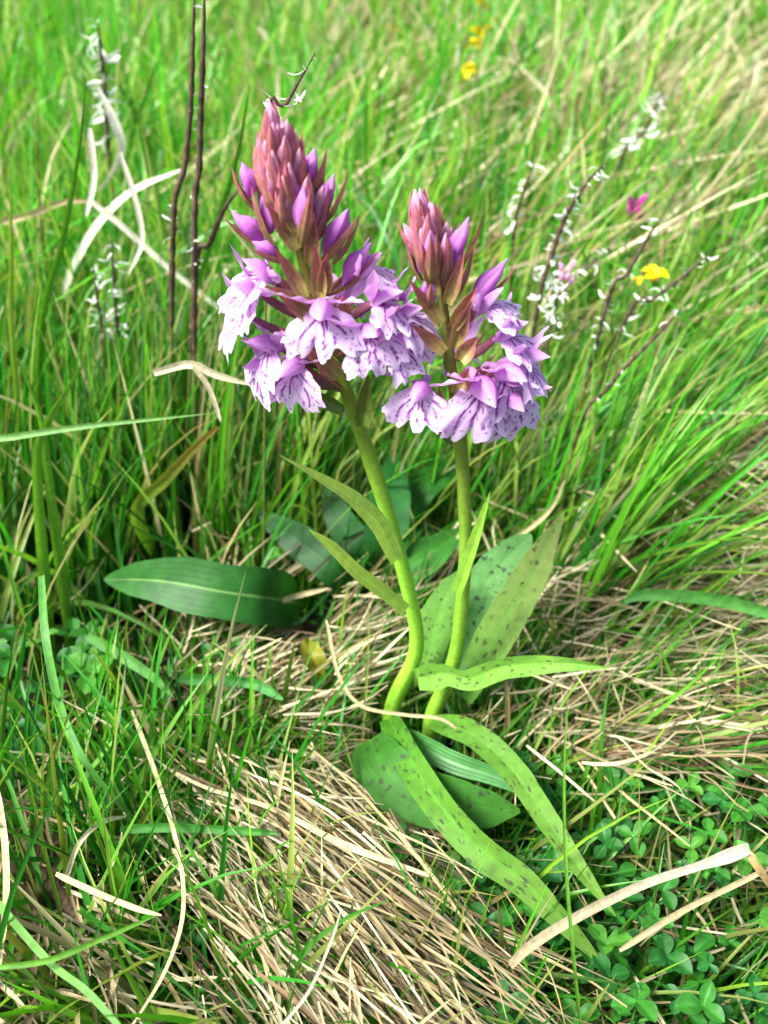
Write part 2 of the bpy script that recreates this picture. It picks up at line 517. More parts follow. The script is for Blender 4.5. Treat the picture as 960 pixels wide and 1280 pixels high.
def sepal_mesh(sgn, seed):
    r = np.random.default_rng(seed)
    j = r.uniform(-1.5, 1.5, 3)
    pts = [(sgn * 0.8, -0.5, 0.2), (sgn * 3.5, 0.6, 2.2 + j[0] * .5), (sgn * (7.6 + j[1]), 1.8 + j[2], 5.0 + j[0] * 1.5), (sgn * (12.0 + j[1] * 1.5), 3.4 + j[2] * 2, 8.6 + j[0] * 3)]
    cen = spline(pts, 18) * 1e-3
    v = np.linspace(0, 1, 18)
    half = prof([(0, 1.0), (.2, 2.2), (.42, 2.9), (.66, 2.2), (.86, 1.0), (1, .05)], v) * 1e-3
    def colf(u, vv):
        st = (0.5 + 0.5 * np.cos(u * 13)) ** 2 * 1.4
        return mixc(mixc(LILAC, DEEP, 0.3 * st * (1 - vv) + 0.05), PALE, np.clip(np.abs(u) * 0.6 + vv * 0.5, 0, .95))
    a = sheet(cen, (sgn * 0.2, -0.75, 0.6), half, colf, 21, 0.3, 0.0, 0.16, twist=sgn * 0.6)
    return mesh('sepal', *a)

def spur_mesh():
    cen = spline([(0, 0.5, -0.3), (0, -2.5, -1.0), (0, -5.5, -3.0), (0, -7.0, -6.0)], 10) * 1e-3
    rad = np.array([1.9, 1.7, 1.5, 1.35, 1.25, 1.15, 1.05, 0.95, 0.8, 0.3]) * 1e-3
    V, F, c = tube(cen, rad, mixc(LILAC, PALE, np.linspace(0.1, .8, 10)), 8)
    return mesh('spur', V, F, c)
def column_mesh():
    cen = spline([(0, -0.5, 0.2), (0, 1.2, 1.4), (0, 1.8, 3.0)], 7) * 1e-3
    V, F, c = tube(cen, np.array([1.1, 1.25, 1.3, 1.2, 1.0, .8, .3]) * 1e-3, mixc(SPOT, DEEP, np.linspace(0, 1, 7)), 8)
    return mesh('column', V, F, c)

def bud_mesh(seed, tint):
    r = np.random.default_rng(seed)
    n, K = 22, 36
    v = np.linspace(0, 1, n)
    w = prof([(0, .6), (.12, 1.3), (.3, 2.1), (.48, 2.3), (.64, 1.85), (.78, 1.15), (.9, .55), (1, .06)], v)
    w = np.convolve(np.pad(w, 1, mode='edge'), [.25, .5, .25], 'valid'); w[-1] = .08
    cy = 11.0 * v
    cz = 1.5 * np.sin(v * math.pi * 0.9) - 0.5 + 1.2 * np.clip(v - .75, 0, 1) * 4
    th = np.arange(K) * 2 * math.pi / K
    A, VV = np.meshgrid(th, v)
    ridge = 1 + 0.17 * np.cos(3 * A + 0.6 * VV * 3 + seed) * np.sin(VV * math.pi) + .05 * np.cos(7 * A + seed)
    x = w[:, None] * np.cos(A) * 0.92 * ridge
    z = cz[:, None] + w[:, None] * np.sin(A) * ridge
    y = cy[:, None] + 0 * A
    st = 0.5 + 0.5 * np.cos(3 * A + 1.8 * VV + seed)
    a, b, tipc = tint
    vn = (.5 + .5 * np.cos(12 * A + 2 * VV)) ** 3
    st = np.clip(st * .8 + .45 * vn * (1 - .5 * VV), 0, 1)
    col = mixc(mixc(a, b, st * 0.75 + 0.2 * noise2(A * 3, VV * 6, seed)), tipc, np.clip((VV - .55) * 1.5, 0, .8) * (0.5 + .5 * st))
    return mesh('bud', np.stack([x, y, z], -1).reshape(-1, 3) * 1e-3, grid_faces(1, n, K, True), col.reshape(-1, 3))

def bract_mesh(seed, base_c, tip_c):
    r = np.random.default_rng(seed)
    b = r.uniform(-.8, .8)
    cen = spline([(0, 0, 0), (b * .3, 4.5, -1.4), (b, 10, -0.9), (b * 1.4, 15.0, 0.9)], 18) * 1e-3
    v = np.linspace(0, 1, 18)
    half = prof([(0, 1.7), (.15, 2.3), (.35, 2.4), (.6, 1.75), (.82, .85), (.94, .4), (1, .05)], v) * 1e-3
    def colf(u, vv):
        return mixc(base_c, tip_c, vv * 1.3 - 0.12 + 0.25 * np.abs(u)) * (0.85 + 0.3 * noise2(u * 2 + 4, vv * 9, seed))[..., None]
    return mesh('bract', *sheet(cen, (0, 0.1, 1), half, colf, 7, 0.55, -0.15, 0.05))

LIPS = [lip_mesh(s) for s in range(1, 11)]
HOODS = [hood_mesh(s) for s in (1, 2, 3)]
SEPL = [sepal_mesh(-1, s) for s in (1, 2, 3)]
SEPR = [sepal_mesh(1, s) for s in (4, 5, 6)]
SPUR, COLUMN = spur_mesh(), column_mesh()
BUD_LILAC = [bud_mesh(s, (LILAC, DEEP, PALE)) for s in (1, 2, 3)]
BUD_DUSK = [bud_mesh(s, (DUSK, S(200, 122, 158), S(246, 222, 230))) for s in (4, 5, 6)]
BUD_PINK = [bud_mesh(s, (S(214, 84, 176), S(190, 56, 150), S(226, 120, 196))) for s in (7, 8)]
BUD_BLUSH = [bud_mesh(s, (S(232, 190, 220), S(214, 150, 196), S(240, 214, 230))) for s in (9,)]
BRACT_DARK = [bract_mesh(s, OLIVE, MAROON) for s in (1, 2, 3)]
BRACT_TOP = [bract_mesh(s, S(158, 124, 82), S(186, 108, 122)) for s in (4, 5)]
BRACT_GREEN = [bract_mesh(6, S(88, 122, 40), S(110, 112, 50))]
for me in LIPS + HOODS + SEPL + SEPR + [SPUR, COLUMN] + BUD_LILAC + BUD_DUSK + BUD_PINK + BUD_BLUSH: me.materials.append(M_PETAL)
for me in BRACT_DARK + BRACT_TOP + BRACT_GREEN: me.materials.append(M_BRACT)

def frame(pos, f, up=(0, 0, 1), roll=0.0, scale=1.0):
    f = Vector(f).normalized(); u = Vector(up)
    r = f.cross(u)
    if r.length < 1e-3: r = Vector((1, 0, 0))
    r.normalize(); u = r.cross(f)
    m = Matrix((( r.x, f.x, u.x, pos[0]), (r.y, f.y, u.y, pos[1]), (r.z, f.z, u.z, pos[2]), (0, 0, 0, 1)))
    return m @ Matrix.Rotation(math.radians(roll), 4, 'Y') @ Matrix.Scale(scale, 4)
def face(az, pitch):
    a, p = math.radians(az), math.radians(pitch)
    return np.array([math.sin(a) * math.cos(p), -math.cos(a) * math.cos(p), math.sin(p)])

class Orchid:
    def __init__(self, stem_px, name, label, radii_px, base_col, top_col):
        base = P(*stem_px[0], YO); base[2] = -GDROP
        self.base = base
        self.root = empty(name, base)
        tag(self.root, label, 'orchid', 'spotted orchids flowering in the grass')
        pts = [np.array([base[0], YO, -GDROP - .004])] + [P(x, y, YO) for x, y in stem_px]
        self.axis = spline(pts, 70)
        v = np.linspace(0, 1, 70)
        rp = prof(radii_px, v)
        rad = rp * depth(self.axis) / FPX
        col = mixc(base_col, top_col, (v - 0.45) * 2.2)
        lo = mixc(S(150, 178, 92), base_col, v * 9)
        col = np.where((v < .12)[:, None], lo, col)
        Vt, F, c = tube(self.axis - base, rad, col, 16, 5, 0.05)
        obj('stem', mesh('stem', Vt, F, c), M_STEM, self.root)
        keep(self.axis[:], 16, 0.01)
        self.rad = rad
    def at(self, py):
        _, yy, _ = proj(self.axis)
        return self.axis[np.argmin(np.abs(yy - py))]
    def child(self, name, me, m):
        o = obj(name, me, None, self.root)
        m = Matrix.Translation(-Vector(self.base)) @ m
        o.matrix_local = m
        return o
    def flower(self, px, py, az, pitch, roll=0, scale=1.0, out=0.010, axis_py=None):
        f = face(az, pitch)
        pos = P(px, py, YO - out * math.cos(math.radians(az)))
        o = bpy.data.objects.new('flower', None); C.objects.link(o)
        o.empty_display_size = 0.004
        o.parent = self.root
        o.matrix_local = Matrix.Translation(-Vector(self.base)) @ frame(pos, f, roll=roll, scale=scale)
        i = random.randrange(100)
        for nm, me in (('lip', LIPS[i % 10]), ('hood', HOODS[i % 3]), ('sepal', SEPL[i % 3]), ('sepal', SEPR[(i // 3) % 3]), ('spur', SPUR), ('column', COLUMN)):
            obj(nm, me, None, o)
        # ovary from the stem to the back of the flower
        a = self.at(py + 26 if axis_py is None else axis_py)
        mid = (a + pos) / 2 + np.array([0, 0, -0.0015])
        cen = spline([a, mid, pos - f * 0.0012], 10)
        ov = tube(cen - self.base, np.array([1.0, 1.3, 1.6, 1.7, 1.7, 1.6, 1.5, 1.3, 1.2, 1.1]) * 1e-3 * scale,
                  mixc(S(112, 96, 52), S(148, 78, 104), np.linspace(0, 1, 10)), 10, 3, 0.12)
        obj('ovary', mesh('ovary', *ov), M_BRACT, self.root)
        keep(np.array([pos]), 44 * scale, 0.02)
        self.bract(a, pos, scale)
        return o
    def bract(self, a, pos, scale=1.0, kinds=None):
        d = pos - a
        dirn = unit(d + np.array([0, 0, 0.35 * np.linalg.norm(d)]))
        start = a + np.array([0, 0, -0.002]) + dirn * 0.001
        m = frame(start, dirn, up=(0, 0, 1), roll=random.uniform(-15, 15), scale=scale * random.uniform(.95, 1.2))
        self.child('bract', random.choice(kinds or BRACT_DARK), m)
    def bud(self, bx, by, tx, ty, az, lilac=True, w=1.0, bract=None, out=0.005):
        """a bud from pixel (bx,by) to tip (tx,ty); az says which side of the spike it grows on"""
        ca = math.cos(math.radians(az))
        a = P(bx, by, YO - out * ca); b = P(tx, ty, YO - (out + 0.004) * ca)
        L = np.linalg.norm(b - a)
        s = L / 0.0112
        outv = face(az, 0)
        m = frame(a, b - a, up=tuple(-outv + np.array([0, 0, .3])), roll=random.uniform(-25, 25), scale=1.0)
        m = m @ Matrix.Diagonal((w, s, w, 1))
        self.child('bud', random.choice(BUD_LILAC if lilac else BUD_DUSK), m)
        keep(np.linspace(a, b, 4), 18, 0.02)
        if bract is not None:
            bl = bract
            d = unit(b - a)
            st = a - d * 0.004 + outv * 0.0015
            mm = frame(st, d + outv * (0.10 if lilac else -.03), up=tuple(-outv + np.array([0, 0, .2])), roll=random.uniform(-12, 12))
            self.child('bract', random.choice(BRACT_DARK if lilac else BRACT_TOP), mm @ Matrix.Diagonal((.85 if lilac else 1.0, bl * L / 0.0155, .85 if lilac else .9, 1)))
    def leaf(self, pts, wpx, ctrl, col, mat, roll=0.0, fold=0.25, wave=0.05, label=None, col2=None, n=40, arch=0.0, margin=0.004, skyward=0.0, rib=None, kept=True):
        cen = spline(pts, n)
        v = np.linspace(0, 1, n)
        half = smoothprof(ctrl, v) * 0.5 * wpx * depth(cen) / FPX
        half = half * (1 + .10 * (noise2(v * 9, v * 0 + len(pts) + wpx, 3) - .5) + .05 * (noise2(v * 31, v * 0 + wpx, 5) - .5))
        tocam = unit(np.array([0, 0, CAM_H]) - cen)
        T = unit(np.gradient(cen, axis=0))
        sd = unit(np.cross(T, tocam)); N = np.cross(sd, T)
        rr = math.radians(roll)
        nh = N * math.cos(rr) + sd * math.sin(rr) + np.array([-.15, 0, skyward])
        c2 = col if col2 is None else col2
        def colf(u, vv):
            mid = np.exp(-(u / (0.035 if rib is not None else .10)) ** 2)
            return mixc(mixc(col, c2, vv), col * 1.35 if rib is None else rib, (0.5 if rib is None else .8) * mid) * (0.92 + 0.16 * noise2(u * 2, vv * 7, len(pts)))[..., None]
        a = sheet(cen - self.base, nh, half, colf, 11 if rib is None else 61, fold, arch, wave)
        o = obj('leaf', mesh('leaf', *a), mat, self.root)
        if label: o['label'] = label
        if kept: keep(cen, wpx * 0.42, margin)
        return o

GREEN_STEM = S(140, 198, 56); BROWN_STEM = S(112, 108, 42)
left = Orchid([(488, 905), (496, 868), (517, 825), (521, 790), (508, 728), (484, 640), (458, 560), (440, 508), (424, 462), (402, 400), (382, 340), (366, 275), (352, 215), (342, 165)],
              'spotted_orchid', 'tall left orchid with a pointed pinkish lilac flower spike and bare leaning stem',
              [(0, 9), (.1, 10.5), (.2, 10), (.35, 9), (.5, 9), (.62, 10), (.85, 6.5), (1, 3)], GREEN_STEM, BROWN_STEM)
right = Orchid([(540, 900), (556, 858), (570, 815), (577, 760), (582, 690), (580, 610), (574, 530), (567, 480), (560, 425), (552, 360), (540, 310), (528, 270)],
               'spotted_orchid', 'shorter right orchid with a sparser lilac flower spike and broad spotted leaves',
               [(0, 9), (.15, 10.5), (.3, 9), (.55, 8), (.7, 8.5), (.85, 6), (1, 3)], S(132, 180, 54), S(112, 108, 46))

# open flowers, from the back of the spike to the front: pixel of the throat, facing, pitch
for f in [(334, 346, -72, 16, -8, .95), (318, 366, -56, 6, -10, .88), (306, 396, -78, 0, 0, .82), (344, 434, -60, -6, 12, 1.0), (334, 458, -62, -14, -6, .85), (370, 456, -24, -24, 0, 1.02),
          (402, 384, 4, -22, 3, 1.10), (452, 342, 92, 20, 0, .9), (474, 378, 56, 6, -10, .95), (500, 396, 66, 4, 6, .9), (460, 414, 20, -12, 6, .98), (494, 426, 52, -8, 10, .92),
          (430, 372, 150, 5, 0, 1.0)]:
    left.flower(*f)
for f in [(528, 484, -18, -28, 0, 1.0), (600, 480, 14, -32, -8, 1.28), (628, 464, 38, -20, 4, 1.12), (650, 450, 58, -8, -12, 1.0), (628, 420, 74, 10, 0, .95), (604, 384, 76, 24, 0, .9), (634, 494, 30, -30, 6, 1.0), (560, 440, 170, 0, 0, .9)]:
    right.flower(*f)
# lower and side buds
for b in [(330, 304, 285, 268, -85, True, 1.15, 1.3), (352, 322, 312, 306, -60, True, .95, 1.4), (316, 246, 297, 204, -80, True, 1.05, 1.4),
          (372, 268, 358, 218, -8, True, 1.0, 1.5), (402, 270, 422, 219, 70, True, 1.05, 1.6), (386, 230, 399, 186, 75, True, 1.0, 1.5),
          (404, 320, 438, 264, 50, True, 1.1, 1.3), (418, 316, 442, 262, 88, True, 1.0, 1.3), (428, 354, 469, 306, 80, True, 1.15, 1.2),
          (508, 374, 474, 358, 110, True, .9, None)]:
    left.bud(*b)
for b in [(588, 386, 640, 325, 75, True, 1.15, 1.2), (562, 338, 592, 272, 60, True, 1.1, 1.4), (545, 338, 541, 290, 5, True, 1.0, 1.4), (536, 380, 536, 346, -10, True, 1.15, 1.3),
          (530, 322, 500, 282, -70, False, 1.05, 1.4)]:
    right.bud(*b)
# crowded upper part of each spike: buds and bracts in a spiral round the axis
def spiral(o, y0, y1, n, w0, L0, L1, az0):
    for k in range(n):
        t = k / (n - 1)
        py = y0 + (y1 - y0) * t
        a = o.at(py); ax, ay, _ = proj(a)
        az = (az0 + 137.5 * k) % 360
        spread = w0 * (1 - t) ** 0.6 + 4
        s_, c_ = math.sin(math.radians(az)), math.cos(math.radians(az))
        L = L0 + (L1 - L0) * t
        bx, by = ax + s_ * spread * 0.5, ay + 8 + 3 * c_
        tx, ty = ax + s_ * spread * .80 - 4 * t, ay - L + 6 * c_
        o.bud(bx, by, tx, ty, az, lilac=(t < 0.25 and k % 2 == 0), w=1.22 - 0.42 * t, bract=1.42, out=0.006 * (1 - t) + 0.002)
spiral(left, 285, 168, 32, 56, 52, 34, 20)
spiral(right, 345, 270, 20, 36, 50, 30, 70)
# bare bracts low on the spikes
def px_bract(o, a, b, Y, w=1.0, kinds=None, up=None):
    p, q = P(*a, Y), P(*b, Y - 0.003)
    L = np.linalg.norm(q - p)
    m = frame(p, q - p, up=up or (0, -1, .4), roll=random.uniform(-20, 20)) @ Matrix.Diagonal((w, L / .0155, w, 1))
    o.child('bract', random.choice(kinds or BRACT_DARK), m)
for a, b, Y, w in [((382, 372), (344, 304), .236, .9), ((392, 380), (328, 355), .236, .8), ((396, 400), (346, 362), .234, 1.1), ((400, 372), (398, 300), .236, 1.0),
                   ((404, 365), (412, 312), .236, 1.0), ((372, 312), (330, 250), .238, .9), ((372, 290), (346, 225), .237, .9), ((388, 330), (396, 262), .237, .9), ((425, 470), (372, 420), .235, 1.1), ((410, 455), (345, 405), .236, 1.0),
                   ((432, 410), (428, 365), .236, 1.0)]:
    px_bract(left, a, b, Y, w)
px_bract(left, (428, 512), (369, 483), .236, 1.0, BRACT_GREEN)
px_bract(left, (452, 532), (460, 462), .236, 1.1, BRACT_GREEN)
for a, b, Y, w in [((556, 440), (515, 400), .237, .9), ((552, 405), (512, 345), .237, .9), ((566, 435), (594, 372), .235, 1.05), ((566, 410), (600, 355), .235, .9), ((545, 370), (530, 300), .237, .8),
                   ((560, 380), (582, 310), .237, .85), ((575, 450), (602, 420), .234, 1.1), ((570, 492), (592, 458), .234, 1.0)]:
    px_bract(right, a, b, Y, w)
px_bract(right, (567, 552), (540, 518), .237, .9, BRACT_GREEN)

# leaves
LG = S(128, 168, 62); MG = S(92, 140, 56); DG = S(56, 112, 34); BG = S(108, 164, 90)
left.leaf([P(496, 700, YO - .005), P(474, 658, YO - .008), P(440, 624, YO - .013), P(400, 598, YO - .02), P(349, 569, YO - .028)], 25,
          [(0, .75), (.25, 1), (.5, .9), (.75, .5), (.92, .2), (1, .04)], S(170, 204, 96), M_SLEAF, 0, .35, .08, skyward=.9)
left.leaf([P(506, 764, YO - .006), P(480, 742, YO - .010), P(446, 716, YO - .016), P(416, 686, YO - .022), P(386, 662, YO - .028)], 20,
          [(0, .9), (.3, 1), (.6, .9), (.85, .7), (1, .06)], S(170, 204, 96), M_SLEAF, 0, .4, .06, skyward=.9)
right.leaf([P(572, 742, YO - .006), P(588, 695, YO - .008), P(602, 652, YO - .010), P(613, 614, YO - .013)], 19,
           [(0, .8), (.3, 1), (.6, .8), (.85, .4), (1, .04)], S(136, 182, 66), M_SLEAF, -20, .4, .05, skyward=.4)
right.leaf([P(552, 862, YO + .003), P(580, 795, YO + .018), P(612, 728, YO + .035), P(664, 668, YO + .048)], 58,
           [(0, .35), (.2, .7), (.5, 1), (.75, .95), (.9, .62), (.97, .3), (1, .05)], BG, M_OLEAF, 12, .18, .05, 'bluish green spotted leaf leaning back behind the stem', skyward=.5)
right.leaf([P(578, 872, YO + .002), P(612, 808, YO + .012), P(655, 735, YO + .022), P(705, 640, YO + .034)], 52,
           [(0, .5), (.2, .85), (.45, 1), (.7, .8), (.88, .42), (1, .05)], S(106, 164, 62), M_OLEAF, 10, .22, .06, 'broad spotted leaf with a yellowish tip', S(160, 174, 98), skyward=.5)
right.leaf([P(530, 862, YO + .004), P(540, 806, YO + .012), P(556, 752, YO + .02), P(576, 712, YO + .026)], 48,
           [(0, .5), (.3, .9), (.6, 1), (.85, .6), (1, .06)], MG, M_OLEAF, -12, .2, .04)
right.leaf([P(522, 848, YO - .008), P(556, 842, YO - .012), P(584, 849, YO - .016), P(630, 834, YO - .02), P(700, 829, YO - .026), P(762, 835, YO - .03)], 34,
           [(0, .7), (.12, 1.15), (.24, .75), (.34, .85), (.6, .85), (.85, .5), (1, .04)], S(112, 162, 62), M_OLEAF, 25, .35, .12, 'pale spotted leaf held out level to the right')
left.leaf([G(487, 898, .006), G(508, 942, .018), G(548, 1004, .022), G(600, 1062, .022), G(655, 1102, .020), G(704, 1152, .016), G(752, 1204, .010)], 42,
          [(0, .55), (.15, .85), (.4, .95), (.65, 1), (.85, .7), (.95, .4), (1, .05)], S(74, 134, 36), M_OLEAF, 10, .32, .16, 'longest spotted leaf sprawling forward to the lower right', S(92, 128, 46), n=56)
right.leaf([G(540, 902, .008), G(590, 918, .020), G(640, 962, .022), G(682, 1022, .022), G(722, 1082, .018), G(770, 1146, .012)], 35,
           [(0, .5), (.15, .9), (.4, 1), (.65, .85), (.85, .55), (1, .05)], S(78, 128, 40), M_OLEAF, -12, .34, .14, 'narrow spotted leaf drooping forward beside the longest one', S(98, 138, 50), n=50)
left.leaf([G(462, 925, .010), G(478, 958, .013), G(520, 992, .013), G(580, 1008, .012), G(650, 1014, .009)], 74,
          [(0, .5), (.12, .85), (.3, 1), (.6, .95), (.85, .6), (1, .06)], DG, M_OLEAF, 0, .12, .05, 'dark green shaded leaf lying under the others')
left.leaf([G(500, 915, .010), G(560, 950, .014), G(630, 975, .014), G(690, 1010, .010)], 30,
          [(0, .6), (.3, 1), (.7, .7), (1, .05)], S(70, 130, 62), M_SLEAF, 0, .3, .05)

# ================================================================== broad leaved herb, clover and other plants
class Herb:
    def __init__(self, name, label, cat, base, group=None):
        self.base = np.asarray(base, float)
        self.root = empty(name, self.base)
        tag(self.root, label, cat, group)
    leaf = Orchid.leaf
OV = [(0, .12), (.08, .35), (.25, .85), (.45, 1), (.7, .92), (.88, .55), (.96, .28), (1, .04)]
h = Herb('broad_leaf_herb', 'dark green oval leaf with a pale midrib lying left of the orchids', 'plant', G(372, 752, 0))
h.leaf([G(380, 756, -.02), G(340, 748, .022), G(280, 740, .034), G(200, 726, .034), G(130, 724, .026)], 74, OV, S(28, 82, 26), M_BROAD, 6, .2, .06, None, S(36, 92, 26), margin=.012, rib=S(120, 160, 84))
h = Herb('broad_leaf_herb', 'rosette of dark oval leaves behind the orchid stems', 'plant', G(470, 740, 0))
for pts, w, c in [([G(462, 748, -.02), G(430, 720, .012), G(390, 688, .022), G(322, 640, .026)], 46, S(26, 76, 24)),  # dark green leaves, painted darker still to stand for shade behind the stems
                  ([G(476, 738, -.02), G(480, 690, .02), G(486, 640, .035), G(494, 566, .045)], 58, S(32, 88, 32)),
                  ([G(470, 745, -.02), G(505, 715, .01), G(540, 690, .018), G(578, 662, .02)], 46, S(58, 118, 40)),
                  ([G(490, 700, -.02), G(515, 630, .02), G(545, 596, .03), G(592, 574, .03)], 40, S(42, 104, 30)),
                  ([G(470, 735, -.02), G(450, 690, .015), G(425, 650, .022), G(405, 600, .03)], 42, S(26, 76, 28))]:
    h.leaf(pts, w, OV, c, M_BROAD, random.uniform(-15, 15), .16, .04, margin=.0, rib=c * 1.5, kept=False)
h = Herb('dead_leaf', 'small yellowing leaf in the straw left of the stem bases', 'leaf', G(395, 838, 0))
h.leaf([G(404, 850, .004), G(396, 832, .012), G(388, 815, .016), G(386, 798, .014)], 30, [(0, .1), (.2, .5), (.5, 1), (.8, .6), (1, .05)], S(120, 122, 34), M_BROAD, 20, .5, .25)

def clover_parts(seed, shade):
    r = np.random.default_rng(seed)
    H = 0.022 * r.uniform(.8, 1.25)
    lean = r.uniform(-.3, .3, 2)
    top = np.array([lean[0] * H, lean[1] * H, H])
    st = tube(spline([(0, 0, 0), (lean[0] * H * .3, lean[1] * H * .3, H * .55), top], 7), np.full(7, .0005), shade * .9, 5)
    ls = []
    for k in range(3):
        a = k * 2 * math.pi / 3 + r.uniform(-.2, .2)
        d = np.array([math.cos(a), math.sin(a), 0])
        L = .0095 * r.uniform(.85, 1.2); dz = r.uniform(-.3, .8)
        cen = spline([top, top + d * L * .4 + [0, 0, dz * L * .5], top + d * L + [0, 0, dz * L * .7]], 9)
        v = np.linspace(0, 1, 9)
        half = smoothprof([(0, .08), (.2, .5), (.5, 1), (.75, .85), (.93, .45), (1, .08)], v) * L * .42
        def colf(u, vv):
            return mixc(shade, shade * 1.5, 0.6 * np.exp(-(u / .12) ** 2)) * (0.85 + .3 * noise2(u * 2, vv * 4, seed + k))[..., None]
        ls.append(mesh('leaflet', *sheet(cen, (0, 0, 1), half, colf, 7, .45, 0, .06)))
    return mesh('stalk', *st), ls
CL = [clover_parts(s, c) for s, c in [(1, S(44, 112, 34)), (2, S(56, 124, 38)), (3, S(34, 94, 34)), (4, S(72, 134, 40)), (5, S(40, 104, 42)), (6, S(50, 116, 36)), (7, S(38, 100, 36))]]
def clover(p, label, group, s=1.0):
    st, ls = random.choice(CL)
    r = obj('clover', st, M_CLOVER)
    r.location = p; r.rotation_euler = (random.uniform(-.25, .25), random.uniform(-.25, .25), random.uniform(0, 6.28)); r.scale = (s, s, s)
    tag(r, label, 'clover', group)
    for l in ls: obj('leaflet', l, M_CLOVER, r)
    return r
def scatter_px(n, x0, x1, y0, y1):
    k = 0
    while k < n:
        yield random.uniform(x0, x1), random.uniform(y0, y1)
        k += 1
def clover_patch(n, box, label, group, s0=.8, s1=1.3):
    for x, y in scatter_px(n, *box):
        p = G(x, y, random.uniform(-.018, -.002))
        q = p + [0, 0, .024]
        if blocks(np.array([[p, q]])).any(): continue
        lab = label
        if 'lower right' in label:
            zone = 'below the thick bent straw' if y > 1207 - (x - 637) * .49 else ('right of the narrow spotted leaf' if x > 700 else 'close beside the sprawling spotted leaves')
            lab = 'small three-part clover leaf at lower right, ' + zone
        clover(tuple(p), lab, group, random.uniform(s0, s1))
clover_patch(185, (500, 1000, 975, 1330), 'small three-part clover leaf in the green carpet at lower right', 'clover leaves at lower right', .42, .85)
clover_patch(24, (0, 125, 830, 985), 'small three-part clover leaf in the shade at the left edge', 'clover leaves at the left edge', .7, 1.1)
clover_patch(26, (255, 620, 690, 860), 'small clover leaf in the gaps around the orchid stems', 'clover leaves around the stems', .4, .8)
clover_patch(16, (180, 470, 1020, 1320), 'small clover leaf peeping through the combed straw', 'clover leaves in the straw', .5, .8)

# ------------------------------------------------------------------ single traced blades and straws
STR = S(204, 190, 142); STR2 = S(222, 211, 172); STR3 = S(160, 140, 94)
GB = S(78, 138, 36); GB2 = S(98, 154, 46); GBB = S(84, 150, 66); GY = S(150, 176, 70)
BLADE = [(0, .7), (.15, .95), (.5, 1), (.8, .7), (.95, .3), (1, .05)]
FLAT = [(0, .45), (.06, 1), (.8, .9), (.95, .6), (1, .25)]
def root_at(px, Y):
    d = Y * CT + CAM_H * ST
    return np.array([(px - 480) / FPX * d, Y, -GDROP])
def trace(name, label, cat, pts, wpx, col, ctrl=BLADE, mat=None, col2=None, roll=20, fold=.35, n=36, group=None, keepit=True, wave=.05, twist=0.0):
    cen = spline(pts, n); v = np.linspace(0, 1, n)
    half = smoothprof(ctrl, v) * .5 * wpx * depth(cen) / FPX
    tocam = unit(np.array([0, 0, CAM_H]) - cen); T = unit(np.gradient(cen, axis=0))
    sd = unit(np.cross(T, tocam)); N = np.cross(sd, T); rr = math.radians(roll)
    nh = N * math.cos(rr) + sd * math.sin(rr)
    c2 = col if col2 is None else col2
    base = cen[0].copy()
    a = sheet(cen - base, nh, half, lambda u, vv: mixc(col, c2, vv ** 1.5) * (.85 + .3 * noise2(u * 1.5, vv * 12, len(label)))[..., None], 5, fold, 0, wave, twist=twist)
    o = obj(name, mesh(name, *a), mat or M_BLADE, None, base)
    tag(o, label, cat, group)
    if keepit: keep(cen, max(wpx * .6, 5), 0.0)
    return o
def gz(l, z):   # pixels on a plane of height z (or a list of heights)
    zs = z if isinstance(z, (list, tuple)) else [z] * len(l)
    return [G(x, y, q) for (x, y), q in zip(l, zs)]
def py_(l, Y):
    ys = Y if isinstance(Y, (list, tuple)) else [Y] * len(l)
    return [P(x, y, q) for (x, y), q in zip(l, ys)]

trace('straw', 'thick pale straw lying across the clover at lower right, bent at its white end', 'straw',
      gz([(637, 1207), (662, 1183), (710, 1152), (800, 1107), (880, 1080), (936, 1060)], .036), 13, S(184, 168, 128), [(0, .75), (.1, 1), (.6, .85), (.8, .75), (.92, 1.5), (1, 1.0)], M_STRAW_HERO, S(196, 190, 170), 15, .3)
trace('straw', 'short brownish straw hanging from the bent white straw end', 'straw', gz([(934, 1062), (948, 1084), (968, 1112)], [.036, .03, .016]), 11, S(196, 168, 112), FLAT, M_STRAW_HERO)
trace('straw', 'thin straw below and parallel to the thick bent straw', 'straw', gz([(774, 1188), (850, 1140), (918, 1106), (975, 1078)], .026), 8, S(190, 172, 128), FLAT, M_STRAW_HERO)
trace('grass_blade', 'hair thin upright green blade crossing the sprawling spotted leaves', 'grass blade', py_([(727, 1300), (716, 1190), (707, 1080), (705, 960), (711, 858)], [.115, .125, .14, .155, .17]), 5, GB2, BLADE, None)
trace('straw', 'long pale straw bowed like a bow at lower left', 'straw', gz([(165, 888), (194, 965), (222, 1058), (229, 1140), (206, 1215), (160, 1290)], [.03, .034, .036, .036, .034, .03]), 6, STR, FLAT, M_STRAW_HERO)
trace('straw', 'curling thin straw looped in front of the orchid stem bases', 'straw', py_([(408, 775), (424, 845), (452, 882), (505, 893), (555, 900), (592, 932)], [.238, .232, .228, .225, .225, .222]), 5, STR, FLAT, M_STRAW_HERO)
trace('grass_blade', 'pale flat blade pointing in level from the left edge', 'grass blade', [G(-230, 830, -.002)] + py_([(-160, 640), (-70, 562), (20, 545), (110, 532), (200, 523), (260, 517)], .29), 11, S(128, 180, 96), BLADE, None)
trace('straw', 'crooked bleached straw hanging left of the lowest lilac flowers', 'straw', py_([(192, 466), (236, 455), (270, 468), (318, 482)], .30), 11, STR2, BLADE, M_STRAW_HERO)
trace('straw', 'short bleached straw end dangling below the crooked straw', 'straw', py_([(242, 458), (262, 486), (276, 527)], .298), 7, STR2, FLAT, M_STRAW_HERO)
UL = .46
